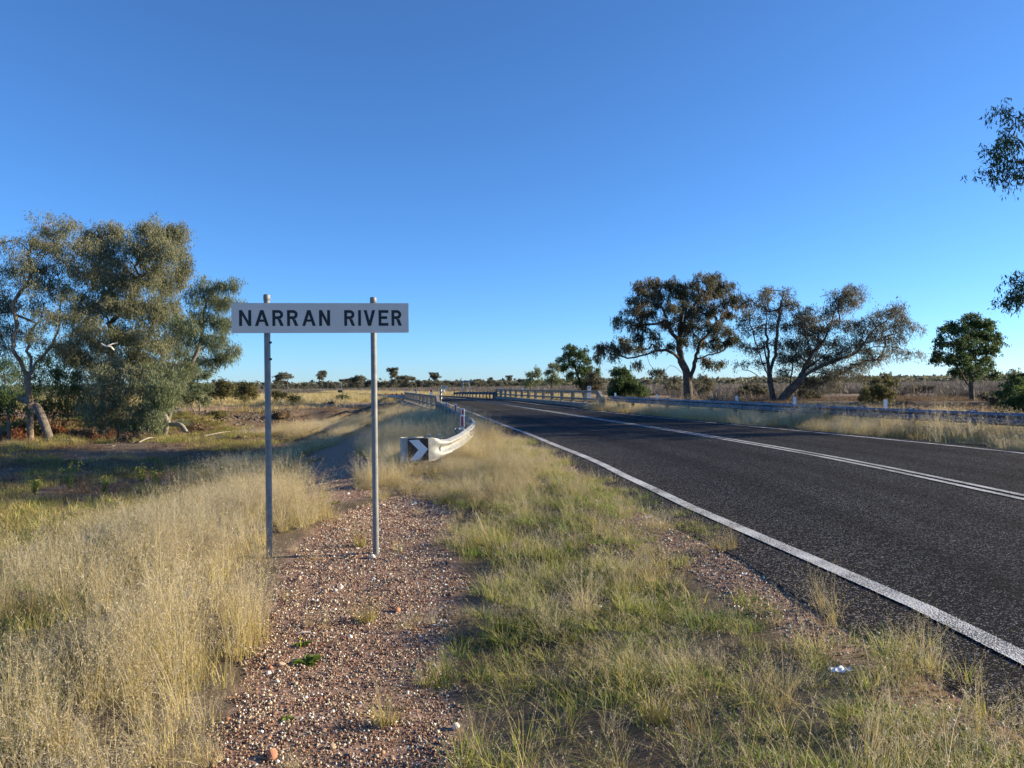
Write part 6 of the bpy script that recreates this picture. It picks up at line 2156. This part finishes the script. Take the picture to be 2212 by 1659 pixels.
# brown tumbled clumps
def ball_bush(u, v, d, r_, lf, label, n=3400, cat='dry bush', group=None):
    p = gp(u, v) if (d is None or u < 1000) else on_ground(u, v, d)
    g = np.random.default_rng(int(u * 7))
    a = g.normal(0, 1, (n, 3)); a /= np.linalg.norm(a, axis=1)[:, None]
    C = a * (g.uniform(0, 1, n) ** .35)[:, None] * r_ * np.array([1.2, 1.2, .75]) * (1 + .2 * np.sin(a[:, 0:1] * 5 + u))
    C[:, 2] = np.abs(C[:, 2])
    V_, F_ = leaf_tris(C, r_ * .30, r_ * .060, -.2, g)
    me = np_mesh('dry_bush', V_, F_, LEAF[lf], {'v': np.clip(g.normal(.45, .2, n), 0, 1)})
    o = link(bpy.data.objects.new('dry_bush', me)); o.location = p
    tag(o, label, cat, group)


ball_bush(450, 1090, None, .28, 'twig', 'brown tumbled dead bush below the green weeds at left')
ball_bush(1800, 876, 45, .55, 'twig', 'brown round dry clump behind the far guardrail left of the tall guide post')
ball_bush(1835, 877, 45, .5, 'twig', 'second brown dry clump just left of the tall guide post')
ball_bush(1963, 878, 42, .65, 'twig', 'largest brown dry clump right of the tall guide post')
ball_bush(110, 940, 43, .8, 'rust', 'rust red dead bush in the litter at far left')
ball_bush(245, 940, 42, .5, 'rust', 'smaller rust red dead bush right of the first')
ball_bush(60, 940, 40, 1.1, 'olive', 'low olive mound of weeds at far left')
ball_bush(390, 925, 50, .7, 'willowy', 'green weed clump on the eroded bank above the log')
ball_bush(500, 938, None, .5, 'olive', 'green clump with white stones at the foot of the bank')
for i, (u, v) in enumerate(((20, 912), (150, 925), (200, 922), (285, 928), (325, 940))):
    ball_bush(u, v, 42 + i % 3, .6 + .1 * (i % 2), ('rust', 'twig', 'olive', 'twig', 'olive')[i], ('rust brown mound at the left edge', 'brown twiggy mound left of the sapling thicket', 'olive mound below the sapling thicket', 'twiggy brown mound under the silver sapling', 'olive mound beside the silver sapling')[i])
for i, (u, v, d, r_, lf, lb) in enumerate((
        (45, 948, 40, .9, 'rust', 'low rust brown scrub heap at the left edge below the fallen trunk'), (85, 925, 45, 1.0, 'twig', 'wide brown brush heap below the pale forked eucalypt'),
        (135, 955, 39, .6, 'olive', 'olive clump in front of the rust red dead bush'), (180, 948, 41, .8, 'twig', 'brown brush heap between the two rust red bushes'),
        (225, 955, 40, .6, 'rust', 'rust brown clump in the litter below the silver sapling'), (300, 952, 41, .7, 'twig', 'brown twiggy clump left of the bleached log'),
        (350, 948, 42, .5, 'olive', 'small olive clump just below the bleached log'), (430, 935, 46, .7, 'twig', 'brown scrub clump on the eroded bank right of the log'),
        (560, 938, 42, .6, 'rust', 'rust brown clump just left of the left sign pole'), (610, 905, 55, .7, 'twig', 'brown clump right of the left sign pole at the river edge'),
        (470, 905, 56, .6, 'olive', 'olive clump high on the eroded bank'), (690, 950, 33, .45, 'rust', 'rust brown stalks beside the bare track between the poles'))):
    ball_bush(u, v, d, r_, lf, lb)
